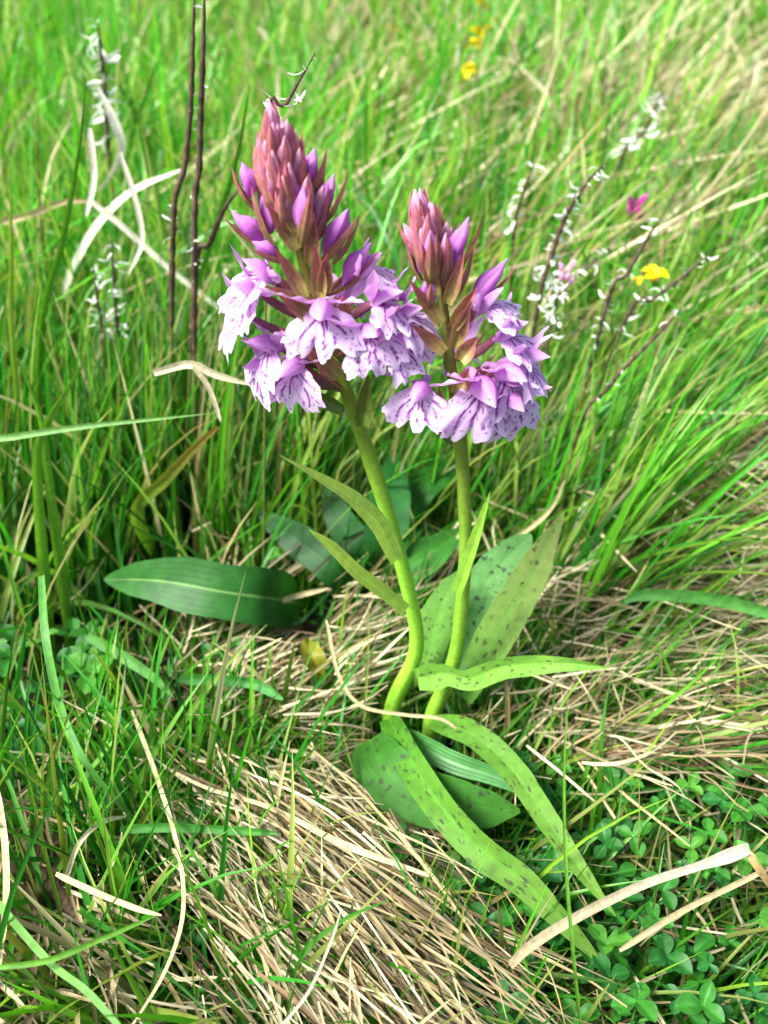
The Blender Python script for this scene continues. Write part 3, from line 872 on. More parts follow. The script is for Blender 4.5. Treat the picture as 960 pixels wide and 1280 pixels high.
trace('withered_straw', 'wide bleached blade arching over at upper left', 'straw', py_([(78, 372), (92, 335), (122, 282), (165, 240), (232, 210)], UL + .06), 11, S(234, 228, 206), BLADE, M_STRAW_HERO, roll=-35)
trace('withered_straw', 'bleached straight blade slanting down toward the left orchid spike', 'straw', py_([(112, 250), (150, 280), (215, 338), (288, 396)], UL + .03), 8, S(236, 230, 208), FLAT, M_STRAW_HERO)
trace('withered_straw', 'twisted white blade hanging at upper left', 'straw', py_([(122, 108), (142, 150), (152, 185), (140, 215), (122, 240)], UL + .1), 12, S(240, 234, 216), [(0, .3), (.3, 1), (.6, .7), (1, .3)], M_STRAW_HERO, twist=1.2)
trace('withered_straw', 'tan dead blade reaching in from the left edge at upper left', 'straw', py_([(-30, 284), (30, 270), (80, 252), (125, 252)], UL + .06), 9, S(206, 186, 138), BLADE, M_STRAW_HERO)
trace('withered_straw', 'thin pale blade kinked below the arching bleached blade', 'straw', py_([(112, 160), (118, 220), (108, 270)], UL), 8, S(234, 228, 206), FLAT, M_STRAW_HERO)
trace('withered_straw', 'thin bleached blade dropping from the white twist', 'straw', py_([(150, 190), (168, 245), (178, 300), (160, 345)], UL - .01), 7, S(236, 230, 208), BLADE, M_STRAW_HERO)
trace('grass_blade', 'tall slender green blade rising at upper left beside the bleached blades', 'grass blade', [root_at(35, .40)] + py_([(48, 440), (78, 300), (98, 190), (108, 98)], .40), 10, GB, BLADE, None)
trace('grass_blade', 'green blade leaning just left of the left orchid spike', 'grass blade', [root_at(215, .42)] + py_([(232, 420), (268, 290), (295, 200), (312, 108)], .42), 12, GB, BLADE, None)
trace('grass_blade', 'upright green blade with a pale tip at the left edge', 'grass blade', [root_at(20, .38)] + py_([(16, 440), (14, 320), (12, 195)], .38), 8, GB, BLADE, None, GY)
trace('grass_blade', 'left arm of a forked blade at left', 'grass blade', [root_at(70, .30)] + py_([(60, 600), (52, 530), (36, 480), (20, 444)], .30), 14, GB2, BLADE, None)
trace('grass_blade', 'right arm of a forked blade at left', 'grass blade', [root_at(40, .30)] + py_([(46, 600), (58, 532), (82, 490), (110, 447)], .298), 15, GB2, BLADE, None)
trace('grass_blade', 'broad green blade with a brown withered tip left of the orchids', 'grass blade', py_([(196, 700), (170, 640), (205, 600), (240, 562), (272, 533)], [.36, .34, .33, .32, .315]), 17, S(96, 156, 44), [(0, .5), (.2, 1), (.7, .9), (.9, .55), (1, .3)], None, S(150, 120, 60))
trace('grass_blade', 'wide bluish green blade lying level at the right edge', 'grass blade', gz([(780, 752), (800, 744), (850, 744), (910, 752), (985, 772)], [.03, .034, .036, .034, .03]), 17, GBB, [(0, .3), (.1, .9), (.6, 1), (1, .9)], None)
trace('grass_blade', 'bluish blade crossing the bottom left corner', 'grass blade', gz([(-10, 1120), (60, 1200), (110, 1240), (165, 1300)], .05), 10, S(98, 156, 62), FLAT, None)
trace('grass_blade', 'flat cut green blade lying level over the lower left straw', 'grass blade', gz([(150, 1036), (210, 1034), (280, 1037), (346, 1041)], .03), 12, S(66, 136, 48), FLAT, None)
trace('grass_blade', 'broad green blade lying low below the oval dark leaf', 'grass blade', gz([(110, 795), (150, 818), (190, 845), (218, 872)], .022), 15, S(78, 138, 56), BLADE, None)
trace('grass_blade', 'flat green blade lying level left of the stem bases', 'grass blade', gz([(225, 848), (280, 850), (320, 855), (354, 874)], .022), 15, S(66, 138, 56), FLAT, None)
trace('grass_blade', 'long green blade bowing down the left side over the clover', 'grass blade', py_([(52, 720), (58, 800), (78, 890), (112, 960), (168, 1022)], [.24, .215, .2, .185, .18]), 11, S(88, 150, 62), BLADE, None)
trace('grass_blade', 'yellowish green blade bending across the bottom left corner', 'grass blade', gz([(-10, 1210), (60, 1200), (130, 1172), (200, 1142)], .055), 8, GB2, BLADE, None)
trace('straw', 'bleached straw standing on end at the left edge', 'straw', gz([(-4, 985), (6, 1050), (8, 1120), (0, 1210)], .04), 9, STR, FLAT, M_STRAW_HERO)
trace('straw', 'arched bleached straw beside the soil clod', 'straw', gz([(82, 1098), (98, 1055), (126, 1028), (158, 1020)], [.02, .035, .035, .03]), 7, STR2, FLAT, M_STRAW_HERO)
trace('straw', 'pale straw slanting down right from the soil clod', 'straw', gz([(70, 1092), (120, 1115), (170, 1135), (202, 1144)], .032), 8, STR, FLAT, M_STRAW_HERO)
trace('straw', 'wide bleached straw slanting across the combed straw below the stems', 'straw', gz([(205, 958), (260, 985), (340, 1010), (430, 1055), (536, 1094)], .03), 8, S(196, 182, 142), [(0, .5), (.5, .8), (.75, 1.2), (1, .6)], M_STRAW_HERO)
trace('straw', 'fine straw stalk standing at the bottom edge', 'straw', gz([(345, 1290), (385, 1240), (412, 1180), (426, 1138)], [.04, .05, .055, .06]), 4, STR2, FLAT, M_STRAW_HERO)
trace('straw', 'long bleached stalk leaning up right behind the right orchid', 'straw', py_([(560, 770), (610, 700), (680, 645), (706, 600)], .34), 7, STR, FLAT, M_STRAW_HERO)
trace('straw', 'broken straw stub standing right of the stem bases', 'straw', py_([(634, 916), (634, 880), (632, 850)], .225), 7, STR3, FLAT, M_STRAW_HERO)
for pts, lab in [([(300, 760), (350, 720), (402, 690)], 'stiff pale straw pointing up right toward the stem, upper one of a sheaf'),
                 ([(290, 790), (350, 752), (410, 735)], 'stiff pale straw pointing up right toward the stem, lower one of a sheaf')]:
    trace('straw', lab, 'straw', gz(pts, [.0, .012, .018]), 8, STR, FLAT, M_STRAW_HERO)

# ------------------------------------------------------------------ dark sedge spikes with white anthers
BRN = S(52, 40, 34); BRN2 = S(96, 78, 62)
FLAKE = []
for s in range(4):
    r = np.random.default_rng(s)
    cen = spline([(0, 0, 0), (.0012 * r.uniform(-1, 1), .0022, .0004), (.0022 * r.uniform(-1, 1), .0042, -.0006 * r.uniform(0, 2))], 7)
    a = sheet(cen, (0, 0, 1), prof([(0, .2), (.4, .9), (.8, .7), (1, .1)], np.linspace(0, 1, 7)) * .0005 * r.uniform(.5, 1.4), lambda u, v: np.ones(u.shape + (1,)) * S(232, 236, 222), 3, .4)
    me = mesh('anther', *a); me.materials.append(M_WHITE); FLAKE.append(me)
def sedge(label, pts, Y, rootx, n_flakes, r_px=4.5, split=.45, flake_scale=1.0, green=True):
    r_px *= .72; split *= .8
    top = py_(pts, Y)
    if rootx is not None: top = top + [root_at(rootx, Y if not isinstance(Y, list) else Y[-1])]
    cen = spline(top[::-1], 46)
    base = cen[0].copy()
    root = empty('sedge_spike', base)
    tag(root, label, 'sedge', 'dark sedge spikes')
    k = int(46 * (1 - split))
    dpx = depth(cen) / FPX
    st = tube(cen[:k + 1] - base, (r_px * .55 * dpx)[:k + 1], mixc(S(92, 128, 52), S(110, 96, 60), np.linspace(0, 1, k + 1)) if green else BRN2, 6)
    obj('stem', mesh('stem', *st), M_STEM, root)
    sp = cen[k - 1:]
    m = 60
    sp2 = spline(sp, m)
    rr = r_px * np.interp(np.linspace(0, 1, m), [0, 1], [dpx[k - 1], dpx[-1]]) * (0.8 + .45 * np.abs(np.sin(np.arange(m) * 0.9))) * prof([(0, .6), (.15, 1), (.8, .9), (1, .25)], np.linspace(0, 1, m))
    cc = mixc(BRN, BRN2, np.random.default_rng(len(label)).random(m))
    obj('spike', mesh('spike', *tube(sp2 - base, rr, cc, 7)), M_SEDGE, root)
    for q in range(int(n_flakes * 2.2)):
        i = int(m * random.uniform(.25, .99)); i = min(i, m - 1)
        p = sp2[i]; a = random.uniform(0, 6.28)
        dirn = np.array([math.cos(a), math.sin(a) * .7, random.uniform(-.7, .5)])
        o = obj('anther', random.choice(FLAKE), None, root)
        s = flake_scale * random.uniform(.5, 1.3)
        o.matrix_local = Matrix.Translation(-Vector(base)) @ frame(p + dirn * rr[i] * .6, dirn, roll=random.uniform(0, 360), scale=s)
    keep(cen[k + (46 - k) // 3:], 5, 0)
    return root
sedge('left of two tall dark sedge spikes reaching the top edge', [(243, -25), (241, 60), (238, 140), (230, 215), (216, 300)], .40, 200, 6, 5, .62)
sedge('right of two tall dark sedge spikes reaching the top edge', [(256, -30), (254, 60), (251, 140), (249, 215), (243, 300)], .395, 232, 9, 5.5, .66)
sedge('dark sedge spike crossing behind the left flank of the left orchid spike', [(305, 228), (280, 262), (262, 305), (244, 350)], .40, 215, 2, 5, .5)
sedge('dark sedge spike poking out above the left orchid tip', [(394, 66), (376, 98), (352, 140), (335, 200)], .33, 320, 14, 3.8, .4, 1.2)
sedge('blurred pale sedge head at the top left', [(122, 30), (128, 80), (133, 150), (138, 220)], .62, 150, 26, 4, .45, 2.4)
sedge('white flecked sedge spike at the centre of the right half', [(756, 203), (728, 235), (705, 275), (688, 325), (672, 385)], .44, 640, 34, 4.5, .55, 1.35)
sedge('dark sedge spike leaning right below the pink bud', [(832, 262), (805, 305), (782, 345), (756, 388)], .42, 700, 14, 3.8, .6, 1.2)
sedge('pale sedge head near the right top with a bluish tip', [(828, 112), (815, 145), (802, 168), (770, 215)], .62, 700, 18, 3, .35, 2.0)
sedge('drooping sedge spike beside the yellow flower', [(886, 318), (850, 348), (815, 375), (780, 405)], .42, 690, 12, 3.5, .5, 1.3)
sedge('long bare sedge stem slanting over the right hand grass', [(852, 386), (820, 420), (790, 450), (755, 490), (722, 540)], .36, 690, 7, 3.6, .55, 1.0)
sedge('small sedge head left of the white flecked spike', [(668, 205), (660, 225), (648, 260), (642, 300)], .5, 625, 12, 3, .3, 1.6)
sedge('faint sedge head behind the white flecked spike', [(760, 315), (735, 335), (710, 350), (690, 366)], .48, 650, 12, 2.6, .4, 1.5)
sedge('sedge head low between the right orchid and the yellow flower', [(712, 352), (702, 372), (692, 392)], .43, 650, 16, 2.6, .4, 1.5)
sedge('dark twisted sedge spike at the bottom edge of the straw', [(228, 1140), (244, 1190), (262, 1232), (280, 1300)], [.155, .143, .132, .118], None, 5, 5, .8)
sedge('sedge stem lost among the bleached blades at left', [(140, 300), (142, 350), (146, 400)], .45, 150, 18, 3, .5, 1.6)
sedge('sedge head among grass at the left, below the bleached blades', [(118, 335), (122, 380), (128, 420)], .44, 120, 16, 3, .4, 1.5)

# ------------------------------------------------------------------ yellow and pink flowers in the background
def petal_flower(name, label, cat, px, py, Y, rootx, size_px, c, n=6):
    top = P(px, py, Y); base = root_at(rootx, Y)
    root = empty(name, base); tag(root, label, cat)
    dpx = depth(top) / FPX
    cen = spline([base, (base * .4 + top * .6) + [0.004, 0, 0], top], 14)
    obj('stem', mesh('stem', *tube(cen - base, np.full(14, .0009), S(96, 140, 50), 6)), M_STEM, root)
    for k in range(n):
        a = k * 2 * math.pi / n + random.uniform(-.3, .3)
        d = np.array([math.cos(a), math.sin(a), random.uniform(.1, .7)]); L = size_px * .55 * dpx
        q = spline([top, top + d * L * .55 + [0, 0, L * .35], top + d * L + [0, 0, L * random.uniform(-.1, .4)]], 10)
        half = smoothprof([(0, .25), (.35, .8), (.7, 1), (.92, .6), (1, .15)], np.linspace(0, 1, 10)) * L * .42
        s = sheet(q - base, (0, 0, 1), half, lambda u, v: mixc(c, c * np.array([1, .92, .7]), .6 - v), 7, .5, 0, .08)
        obj('petal', mesh('petal', *s), M_YELLOW, root)
    keep(np.array([top]), size_px * .6, 0.0)
petal_flower('trefoil_flower', 'bright yellow trefoil flower in the grass at right', 'flower', 817, 352, .46, 800, 31, S(252, 232, 10), 7)
petal_flower('trefoil_flower', 'tiny yellow bud left of the yellow trefoil flower', 'flower', 797, 354, .47, 790, 16, S(236, 200, 20), 4)
def floret_spike(name, label, cat, spots, Y, rootx, c, size_px):
    top = P(*spots[0], Y); base = root_at(rootx, Y)
    root = empty(name, base); tag(root, label, cat)
    cen = spline([base] + [P(*s, Y) for s in spots[::-1]], 24)
    obj('stem', mesh('stem', *tube(cen - base, np.full(24, .0013), S(110, 150, 60), 6)), M_STEM, root)
    for (x, y) in spots:
        for k in range(3):
            a = random.uniform(0, 6.28); p = P(x + random.uniform(-5, 5), y + random.uniform(-8, 8), Y); dpx = depth(p) / FPX
            o = obj('floret', None, None) if False else None
            L = size_px * dpx
            d = np.array([math.cos(a), math.sin(a), .5]) * L
            s = sheet(spline([p - d * .4, p + [0, 0, L * .2], p + d * .6], 8) - base, (0, 0, 1), smoothprof([(0, .3), (.5, 1), (1, .2)], np.linspace(0, 1, 8)) * L * .4, lambda u, v: mixc(c, c * .8, v), 5, .5)
            obj('floret', mesh('floret', *s), M_YELLOW, root)
    keep(np.array([P(*s, Y) for s in spots]), 10, 0)
floret_spike('yellow_flower_spike', 'blurred spike of small yellow flowers at the top edge', 'flower', [(603, -15), (601, 8), (599, 35), (597, 62)], .95, 590, S(250, 228, 14), 17)
floret_spike('yellow_flower_spike', 'single small yellow flower just below the blurred yellow spike', 'flower', [(585, 92)], .95, 580, S(248, 224, 16), 16)
floret_spike('yellow_flower_spike', 'small yellow dot right of the blurred yellow spike', 'flower', [(614, 32)], .97, 606, S(248, 224, 16), 11)
def far_orchid(label, px, py, Y, rootx, s, tint):
    top = P(px, py + 12, Y); base = root_at(rootx, Y)
    root = empty('spotted_orchid', base); tag(root, label, 'orchid')
    cen = spline([base, base * .5 + top * .5 + [.003, 0, 0], top], 14)
    obj('stem', mesh('stem', *tube(cen - base, np.full(14, .0011), S(104, 120, 60), 6)), M_STEM, root)
    for k in range(6):
        a = k * 2.4
        o = obj('bud', random.choice(tint), None, root)
        o.matrix_local = Matrix.Translation(-Vector(base)) @ frame(top + np.array([math.cos(a) * .002, math.sin(a) * .002, -.004 + k * .0022]), (math.cos(a) * .6, math.sin(a) * .6, 1), scale=s * random.uniform(.8, 1.1))
    keep(np.array([top]), 16, 0)
far_orchid('small blurred magenta orchid in the grass at right', 793, 258, .62, 770, 1.05, BUD_PINK)
far_orchid('pale pink orchid bud behind the white flecked sedge', 707, 338, .47, 690, .62, BUD_BLUSH)

# ------------------------------------------------------------------ soil clod at lower left
def clod(label, px, py, r, seed):
    rr = np.random.default_rng(seed)
    n, K = 20, 30
    ph = np.linspace(0.03, math.pi * .62, n); th = np.arange(K) * 2 * math.pi / K
    TH, PH = np.meshgrid(th, ph)
    d = np.stack([np.sin(PH) * np.cos(TH), np.sin(PH) * np.sin(TH), np.cos(PH)], -1)
    k = 1 + .28 * (noise2(d[..., 0] * 3 + 5, d[..., 1] * 3 + d[..., 2] * 2, seed) - .5) * 2 + .16 * (noise2(d[..., 0] * 9 + 5, d[..., 1] * 9 + d[..., 2] * 7, seed) - .5) * 2
    V = d * k[..., None] * r * np.array([1.15, 1, .8])
    o = obj('soil_clod', mesh('soil_clod', V.reshape(-1, 3), grid_faces(1, n, K, True)), M_CLOD, None, tuple(G(px, py, -0.006)))
    tag(o, label, 'soil clod')
M_CLOD = M_SOIL.copy(); M_CLOD.name = 'crumbly_brown_soil'
for e in M_CLOD.node_tree.nodes:
    if e.type == 'VALTORGB':
        for el in e.color_ramp.elements:
            c = el.color; el.color = (c[0] * 3.2 + .02, c[1] * 2.7 + .013, c[2] * 2.6 + .01, 1)
clod('crumbly brown soil clod beside the straw at lower left', 60, 1112, .018, 3)
clod('darker soil clod at the left edge below the crumbly one', 20, 1175, .016, 7)
clod('small soil clod at the left edge above the crumbly one', 20, 1050, .013, 9)
keep(np.array([G(75, 1105, .012)]), 34, 0)

# ================================================================== masses of grass and straw
def straw_cols(n, r, light=0.5):
    t = r.random((n, 1))
    a = STR3 * (1 - t) + STR2 * t
    dk = r.random((n, 1)) < 0.16
    a = np.where(dk, S(128, 104, 74) * (0.7 + .5 * r.random((n, 1))), a)
    return a * (0.45 + .8 * r.random((n, 1)))
def litter(box, n, ang, jit, len_px, zr, wmm=(.7, 1.6), seed=0, curl=.25, sag=.3, cols=None, grn=0.0):
    """lying stalks: start pixels in box, image angle (deg, 0 = right, 90 = up), lengths in pixels, heights zr"""
    r = np.random.default_rng(seed)
    x = r.uniform(box[0], box[1], n); y = r.uniform(box[2], box[3], n)
    a = np.radians(ang + jit * r.standard_normal(n)); L = len_px * r.uniform(.45, 1.3, n)
    z0 = zr[0] + (zr[1] - zr[0]) * r.random(n); z1 = zr[0] + (zr[1] - zr[0]) * r.random(n)
    Sg = 9
    s = np.linspace(0, 1, Sg)
    cv = curl * r.standard_normal(n); cv2 = curl * r.standard_normal(n) * .6
    cen = np.zeros((n, Sg, 3))
    for i in range(n):
        aa = a[i] + cv[i] * (s - .5) * 2 + cv2[i] * np.sin(s * 6)
        dx = np.concatenate([[0], np.cumsum(np.cos(aa[1:]))]) * L[i] / (Sg - 1)
        dy = np.concatenate([[0], np.cumsum(-np.sin(aa[1:]))]) * L[i] / (Sg - 1)
        zz = z0[i] * (1 - s) + z1[i] * s + .006 * sag * np.sin(s * math.pi)
        u = (x[i] + dx - 480) / FPX; v = (640 - (y[i] + dy)) / FPX
        den = ST - v * CT
        den = np.maximum(den, .05)
        t = (CAM_H - zz) / den
        cen[i] = np.stack([u * t, (CT + v * ST) * t, zz], 1)
    w = r.uniform(wmm[0], wmm[1], n) * .5e-3
    half = w[:, None] * prof([(0, .7), (.2, 1), (.75, .9), (1, .35)], s)[None]
    side = unit(np.cross(np.gradient(cen, axis=1), np.array([0, 0, 1.0]) + .7 * r.standard_normal((n, 1, 3))))
    c = straw_cols(n, r) if cols is None else cols(n, r)
    col = c[:, None] * (.9 + .2 * r.random((n, Sg, 1)))
    return trim([cen, side, half, col], False)

LIT = []
# combed straw below the orchids, sweeping down to the right
LIT.append(litter((170, 430, 920, 1120), 240, -42, 10, 420, (-.014, .034), (.45, 1.35), 1))
LIT.append(litter((240, 480, 1000, 1260), 140, -52, 12, 360, (-.014, .034), (.45, 1.35), 2))
LIT.append(litter((330, 480, 900, 1010), 130, -15, 20, 170, (-.012, .026), (.5, 1.3), 3))
# sheaf left of the stem bases, pointing up right
LIT.append(litter((220, 420, 760, 900), 200, 28, 16, 170, (-.015, .028), (.6, 1.6), 4))
LIT.append(litter((0, 250, 740, 960), 60, 10, 60, 120, (-.025, .01), (.5, 1.3), 5))
# bottom left corner
LIT.append(litter((-60, 160, 960, 1330), 150, -60, 50, 150, (-.015, .03), (.6, 1.6), 6))
# straw mat on the right
LIT.append(litter((660, 1080, 560, 960), 720, 8, 24, 190, (-.015, .026), (.5, 1.5), 7))
LIT.append(litter((700, 1100, 470, 640), 620, 15, 28, 130, (.004, .04), (.8, 2.0), 8))
LIT.append(litter((560, 760, 680, 950), 140, 25, 45, 130, (-.018, .016), (.5, 1.3), 9))
# few in the clover
LIT.append(litter((460, 1000, 950, 1320), 70, -30, 50, 130, (-.018, .012), (.5, 1.2), 10))
LIT.append(litter((150, 700, 560, 760), 90, 20, 60, 120, (-.015, .02), (.6, 1.4), 12))
def cat_(parts):
    return [np.concatenate([p[k] for p in parts]) for k in range(4)]
lit = cat_(LIT)

def debris(n, seed):
    r = np.random.default_rng(seed)
    y = .08 + .75 * r.random(n) ** 1.3; x = r.uniform(-1, 1, n) * (.5 * (y * CT + .18) + .06)
    a = r.uniform(0, 6.28, n); L = r.uniform(.006, .022, n); s = np.linspace(-.5, .5, 4)
    cen = np.zeros((n, 4, 3))
    bend = r.standard_normal((n, 1)) * .6
    cen[..., 0] = x[:, None] + np.cos(a[:, None] + bend * s) * L[:, None] * s
    cen[..., 1] = y[:, None] + np.sin(a[:, None] + bend * s) * L[:, None] * s
    cen[..., 2] = ground_z(x, y)[:, None] + r.uniform(.001, .006, (n, 1)) + r.standard_normal((n, 1)) * .003 * s
    w = r.uniform(.3, .9, n) * 1e-3
    c = straw_cols(n, r) * r.uniform(.06, .3, (n, 1))  # straw tones cut far down to paint the shaded grass gaps darker
    gr = r.random(n) < .3; c[gr] = S(36, 72, 18) * r.uniform(.5, 1.2, (gr.sum(), 1))
    side = unit(np.cross(np.gradient(cen, axis=1), np.array([0, 0, 1.0]) + .6 * r.standard_normal((n, 1, 3))))
    return cen, side, np.repeat(w[:, None], 4, 1) * np.array([.5, 1, 1, .4]), np.repeat(c[:, None], 4, 1)
o = obj('plant_debris', mesh('plant_debris', *ribbons(*debris(11000, 70), 2)), M_STRAW)
tag(o, 'fine dead plant bits and moss covering the soil', 'plant debris', kind='stuff')

# single straws of the combed sweep and of the mat that show largest
def grp_key(g_): return g_
def zone_of(g_, x, y):
    if g_ == 'straws of the combed sweep':
        return ', left of the orchid base' if x < 400 and y < 1080 else (', near the bottom edge' if y > 1160 else ', close to the longest spotted leaf')
    if g_ in ('straws of the flattened mat', 'blades arching over the straw mat'):
        return ', above the wide bluish blade' if y < 748 else ', below the wide bluish blade'
    if g_ == 'straws of the sheaf':
        return ', just under the oval leaf' if y < 800 else ', above the combed sweep'
    if g_ == 'blades at left':
        return ', above the leaf' if y < 690 else ', below the leaf'
    if g_ == 'blades at lower left':
        return ', left of the bowed straw' if x < 205 else ', right of the bowed straw'
    return ''
def singles(src, pick, name, label, cat, group, mat, K=3, fold=.4):
    cen, side, half, col = src
    for i in pick:
        b = cen[i, 0].copy()
        v = ribbons(cen[i:i + 1] - b, side[i:i + 1], half[i:i + 1], col[i:i + 1], K, fold)
        mx_, my_, _ = proj(cen[i].mean(0))
        o = obj(name, mesh(name, *v), mat, None, tuple(b)); tag(o, label + zone_of(grp_key(group), mx_, my_), cat, group)
def topmost(src, n, box, r):
    """indices of the n blades that lie highest inside a pixel box"""
    cen = src[0]
    px, py, d = proj(cen.mean(1))
    m = (px > box[0]) & (px < box[1]) & (py > box[2]) & (py < box[3])
    idx = np.where(m)[0]
    sc = cen[idx, :, 2].mean(1) + src[2][idx].max(1) * 8
    return idx[np.argsort(-sc)[:n]]
used = set()
for n, box, lab, grp in [(110, (150, 640, 930, 1275), 'pale dry straw in the combed sweep below the orchids', 'straws of the combed sweep'),
                         (90, (680, 955, 560, 960), 'pale dry straw in the flattened mat at the right edge', 'straws of the flattened mat'),
                         (45, (220, 470, 690, 925), 'pale dry straw in the sheaf left of the stem bases', 'straws of the sheaf')]:
    pick = [i for i in topmost(lit, n, box, rng) if i not in used]
    used.update(pick)
    singles(lit, pick, 'straw', lab, 'straw', grp, M_STRAW)
rest = np.array([i for i in range(len(lit[0])) if i not in used])
o = obj('dry_straw_litter', mesh('dry_straw_litter', *ribbons(*[a[rest] for a in lit], 3, .4)), M_STRAW)
tag(o, 'loose dry straw lying in the gaps between the grass', 'straw', kind='stuff')

def blades(x, y, L, az, phi0, bend, w, col_base, col_tip, Sg=8, seed=0, curlz=0.0):
    r = np.random.default_rng(seed)
    n = len(x)
    s = np.linspace(0, 1, Sg)
    phi = phi0[:, None] + bend[:, None] * s[None] ** 1.4
    aa = az[:, None] + curlz * r.standard_normal((n, 1)) * s[None]
    st = np.stack([np.sin(phi) * np.sin(aa), np.sin(phi) * np.cos(aa), np.cos(phi)], -1) * (L / (Sg - 1))[:, None, None]
    st[:, 1:] = st[:, :-1].copy(); st[:, 0] = 0
    cen = np.cumsum(st, 1)
    cen[..., 0] += x[:, None]; cen[..., 1] += y[:, None]; cen[..., 2] += ground_z(x, y)[:, None] - .002
    cen[..., 2] = np.maximum(cen[..., 2], -GDROP + .004)
    tw = r.uniform(-1.2, 1.2, (n, 1)) + r.uniform(-1.2, 1.2, (n, 1)) * s[None]
    perp = np.stack([np.cos(aa), -np.sin(aa), 0 * aa], -1)
    nrm = np.stack([-np.cos(phi) * np.sin(aa), -np.cos(phi) * np.cos(aa), np.sin(phi)], -1)
    side = perp * np.cos(tw)[..., None] + nrm * np.sin(tw)[..., None]
    half = .5 * w[:, None] * prof([(0, .75), (.15, 1), (.5, .9), (.8, .55), (1, .05)], s)[None]
    col = col_base[:, None] * (1 - s[None, :, None]) + col_tip[:, None] * s[None, :, None]
    return cen, side, half, col

GA = [S(56, 138, 16), S(42, 114, 18), S(76, 152, 24), S(34, 98, 22), S(92, 162, 34), S(54, 138, 38)]
def green_cols(n, r, bright=1.0, straw=.12, yellow=.15):
    pal = np.array(GA)[r.integers(0, len(GA), n)]
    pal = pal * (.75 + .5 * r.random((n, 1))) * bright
    isy = r.random(n) < yellow; pal[isy] = S(124, 166, 48) * (.8 + .3 * r.random((isy.sum(), 1)))
    iss = r.random(n) < straw; pal[iss] = straw_cols(iss.sum(), r)
    base = pal * (.85 + .1 * r.random((n, 1)))
    tip = pal * (1 + .25 * r.random((n, 1)))
    br = r.random(n) < .22
    tip[br] = tip[br] * .5 + S(190, 170, 100) * .5
    yb = r.random(n) < .25
    base[yb] = base[yb] * .6 + S(170, 172, 110) * .4
    return base, tip

def grow_px(n, box, L, az, azj, phi, phij, bend, wmm, seed, bright=1.0, straw=.1, yellow=.12, Sg=8, clump=0):
    """green blades rooted at the ground points seen in a pixel box"""
    r = np.random.default_rng(seed)
    px = r.uniform(box[0], box[1], n); py = r.uniform(box[2], box[3], n)
    if clump:
        cx = r.uniform(box[0], box[1], clump); cy = r.uniform(box[2], box[3], clump); k = r.integers(0, clump, n)
        px = cx[k] + 26 * r.standard_normal(n); py = cy[k] + 16 * r.standard_normal(n)
    p = np.array([G(a, b, 0) for a, b in zip(px, py)])
    a = np.radians(az + azj * r.standard_normal(n)); ph = np.radians(np.abs(phi + phij * r.standard_normal(n)))
    Ls = r.uniform(L[0], L[1], n) + GDROP * .7; bd = np.radians(r.uniform(bend[0], bend[1], n)); w = r.uniform(wmm[0], wmm[1], n) * 1e-3
    cb, ct = green_cols(n, r, bright, straw, yellow)
    out = blades(p[:, 0], p[:, 1], Ls, a, ph, bd, w, cb, ct, Sg, seed, .4)
    return trim(out)

NEAR = []  # deep green grass; low bright factors darken it further for painted contrast
# left: upright dark green blades round the oval leaf
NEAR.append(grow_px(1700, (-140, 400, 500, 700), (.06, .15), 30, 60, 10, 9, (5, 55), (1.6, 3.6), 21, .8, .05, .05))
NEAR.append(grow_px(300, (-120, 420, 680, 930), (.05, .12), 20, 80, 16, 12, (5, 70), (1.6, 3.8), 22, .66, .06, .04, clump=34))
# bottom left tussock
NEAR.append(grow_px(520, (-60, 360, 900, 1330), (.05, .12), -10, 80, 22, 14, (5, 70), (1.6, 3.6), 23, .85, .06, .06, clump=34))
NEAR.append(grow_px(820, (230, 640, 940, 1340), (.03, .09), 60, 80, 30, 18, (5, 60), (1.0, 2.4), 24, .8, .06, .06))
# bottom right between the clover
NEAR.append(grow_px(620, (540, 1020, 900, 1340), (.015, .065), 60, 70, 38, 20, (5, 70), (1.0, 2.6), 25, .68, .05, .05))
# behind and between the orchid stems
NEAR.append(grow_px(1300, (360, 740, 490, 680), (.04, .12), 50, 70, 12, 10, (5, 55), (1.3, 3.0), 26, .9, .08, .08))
NEAR.append(grow_px(760, (340, 740, 660, 930), (.015, .06), 40, 90, 30, 20, (5, 60), (1.0, 2.4), 31, .85, .06, .08))
# right tussocks that fan up to the right
NEAR.append(grow_px(420, (650, 790, 560, 760), (.07, .15), 74, 28, 26, 12, (8, 45), (1.3, 3.2), 27, 1.1, .05, .16))
NEAR.append(grow_px(230, (640, 760, 800, 930), (.05, .11), 86, 16, 50, 12, (5, 25), (1.1, 2.8), 28, 1.05, .06, .15))
NEAR.append(grow_px(130, (770, 1060, 620, 960), (.03, .09), 84, 25, 52, 12, (5, 30), (1.0, 2.6), 29, 1.1, .08, .25))
NEAR.append(grow_px(340, (690, 1100, 460, 600), (.07, .16), 66, 34, 24, 12, (5, 50), (1.4, 3.4), 30, 1.1, .1, .18))
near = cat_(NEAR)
used = set()
def longest(src, n, box):
    cen = src[0]; px, py, d = proj(cen); mx, my = px.mean(1), py.mean(1)
    idx = np.where((mx > box[0]) & (mx < box[1]) & (my > box[2]) & (my < box[3]))[0]
    ext = (np.hypot(px[idx, -1] - px[idx, 0], py[idx, -1] - py[idx, 0])) * src[2][idx].max(1) / d[idx].mean(1)
    return idx[np.argsort(-ext)[:n]]
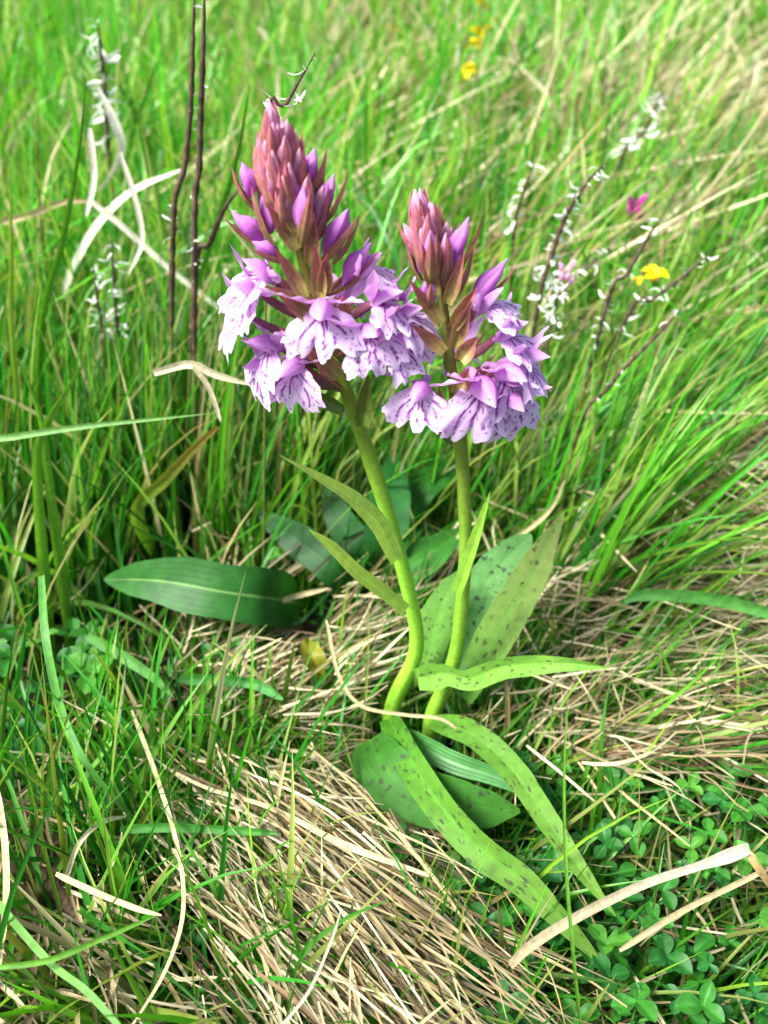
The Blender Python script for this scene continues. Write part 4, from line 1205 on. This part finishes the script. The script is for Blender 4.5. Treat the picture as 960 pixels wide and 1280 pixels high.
for n, box, lab, grp in [(90, (0, 380, 380, 860), 'slender green blade standing near the dark oval leaf', 'blades at left'),
                         (70, (0, 330, 880, 1280), 'slender green blade in the lower left straw', 'blades at lower left'),
                         (90, (680, 960, 400, 960), 'slender green blade arching right over the straw mat', 'blades arching over the straw mat'),
                         (40, (500, 960, 960, 1280), 'thin green blade growing through the clover at lower right', 'blades in the clover')]:
    pick = [i for i in longest(near, n, box) if i not in used]
    used.update(pick)
    singles(near, pick, 'grass_blade', lab, 'grass blade', grp, M_GRASS, 3, .45)
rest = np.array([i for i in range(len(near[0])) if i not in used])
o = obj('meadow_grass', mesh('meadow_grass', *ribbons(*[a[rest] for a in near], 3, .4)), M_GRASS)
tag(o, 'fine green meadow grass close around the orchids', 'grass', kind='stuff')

def field(n, y0, y1, L, w, seed, Sg=6, straw=.15, bright=1.0):
    r = np.random.default_rng(seed)
    y = y0 + (y1 - y0) * r.random(n) ** 1.0
    halfw = .55 * (y * CT + CAM_H * ST) * .95 + .22
    x = r.uniform(-1, 1, n) * halfw
    # clumps: shift towards the nearest tuft
    tx, ty = np.round(x / .09 + .35 * np.sin(y * 40)), np.round(y / .09 + .35 * np.cos(x * 37))
    x = x + .30 * (tx * .09 - x) + .01 * r.standard_normal(n); y = y + .30 * (ty * .09 - y) + .01 * r.standard_normal(n)
    rel = np.clip(x / halfw, -1, 1)
    patch = noise2(x * 5 + 3, y * 4 + 1, 5)
    az = np.radians(50 * np.clip(rel + .35, 0, 1) + 15 + 80 * r.standard_normal(n))
    ph = np.radians(np.abs(8 + 15 * np.clip(rel + .3, 0, 1) + 10 * r.standard_normal(n)))
    Ls = r.uniform(L[0], L[1], n) * (.7 + .6 * noise2(x * 9, y * 9, 2))
    bd = np.radians(r.uniform(-20, 95, n)); ww = r.uniform(w[0], w[1], n) * 1e-3 * (1 + .25 * np.clip(y - 1, 0, 4))
    cb, ct = green_cols(n, r, bright, 0, .22)
    ps = straw * (0.4 + 2.2 * np.clip(patch - .45, 0, 1) * 2) * (1 + 1.3 * np.clip(rel, -.5, 1))
    iss = r.random(n) < ps
    sc = straw_cols(iss.sum(), r); cb[iss] = sc * .85; ct[iss] = sc
    bd[iss] += np.radians(r.uniform(0, 60, iss.sum()))
    out = blades(x, y, Ls, az, ph, bd, ww, cb, ct, Sg, seed + 50, .5)
    return trim(out)
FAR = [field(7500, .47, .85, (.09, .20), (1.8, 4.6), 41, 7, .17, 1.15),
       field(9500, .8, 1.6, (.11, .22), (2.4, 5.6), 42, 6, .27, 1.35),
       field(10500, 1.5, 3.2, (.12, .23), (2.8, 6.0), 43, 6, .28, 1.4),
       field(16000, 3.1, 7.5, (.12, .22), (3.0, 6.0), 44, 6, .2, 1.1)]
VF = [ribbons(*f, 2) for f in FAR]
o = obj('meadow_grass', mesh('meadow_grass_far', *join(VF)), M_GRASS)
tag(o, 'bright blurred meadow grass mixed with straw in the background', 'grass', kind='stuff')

# fallen pale straw in the background sward
def far_straw(n, y0, y1, seed):
    r = np.random.default_rng(seed)
    y = r.uniform(y0, y1, n); x = (-.6 + 1.7 * r.random(n) ** .7) * (.55 * (y * CT + .18) + .1)
    a = np.radians(75 + 35 * r.standard_normal(n)); ph = np.radians(np.clip(66 + 12 * r.standard_normal(n), 30, 88))
    cb = straw_cols(n, r)
    out = blades(x, y, r.uniform(.07, .2, n), a, ph, np.radians(r.uniform(-30, 25, n)), r.uniform(1.5, 3.6, n) * 1e-3, cb, cb * 1.1, 6, seed, .5)
    out[0][..., 2] += r.uniform(.0, .10, (n, 1))
    return trim(out)
FS = [far_straw(1000, .45, 1.0, 61), far_straw(2400, .9, 2.2, 62), far_straw(700, 2.2, 5, 63)]
o = obj('dry_straw_litter', mesh('dry_straw_far', *join([ribbons(*f, 2) for f in FS])), M_STRAW)
tag(o, 'pale fallen straw tangled in the background grass', 'straw', kind='stuff')
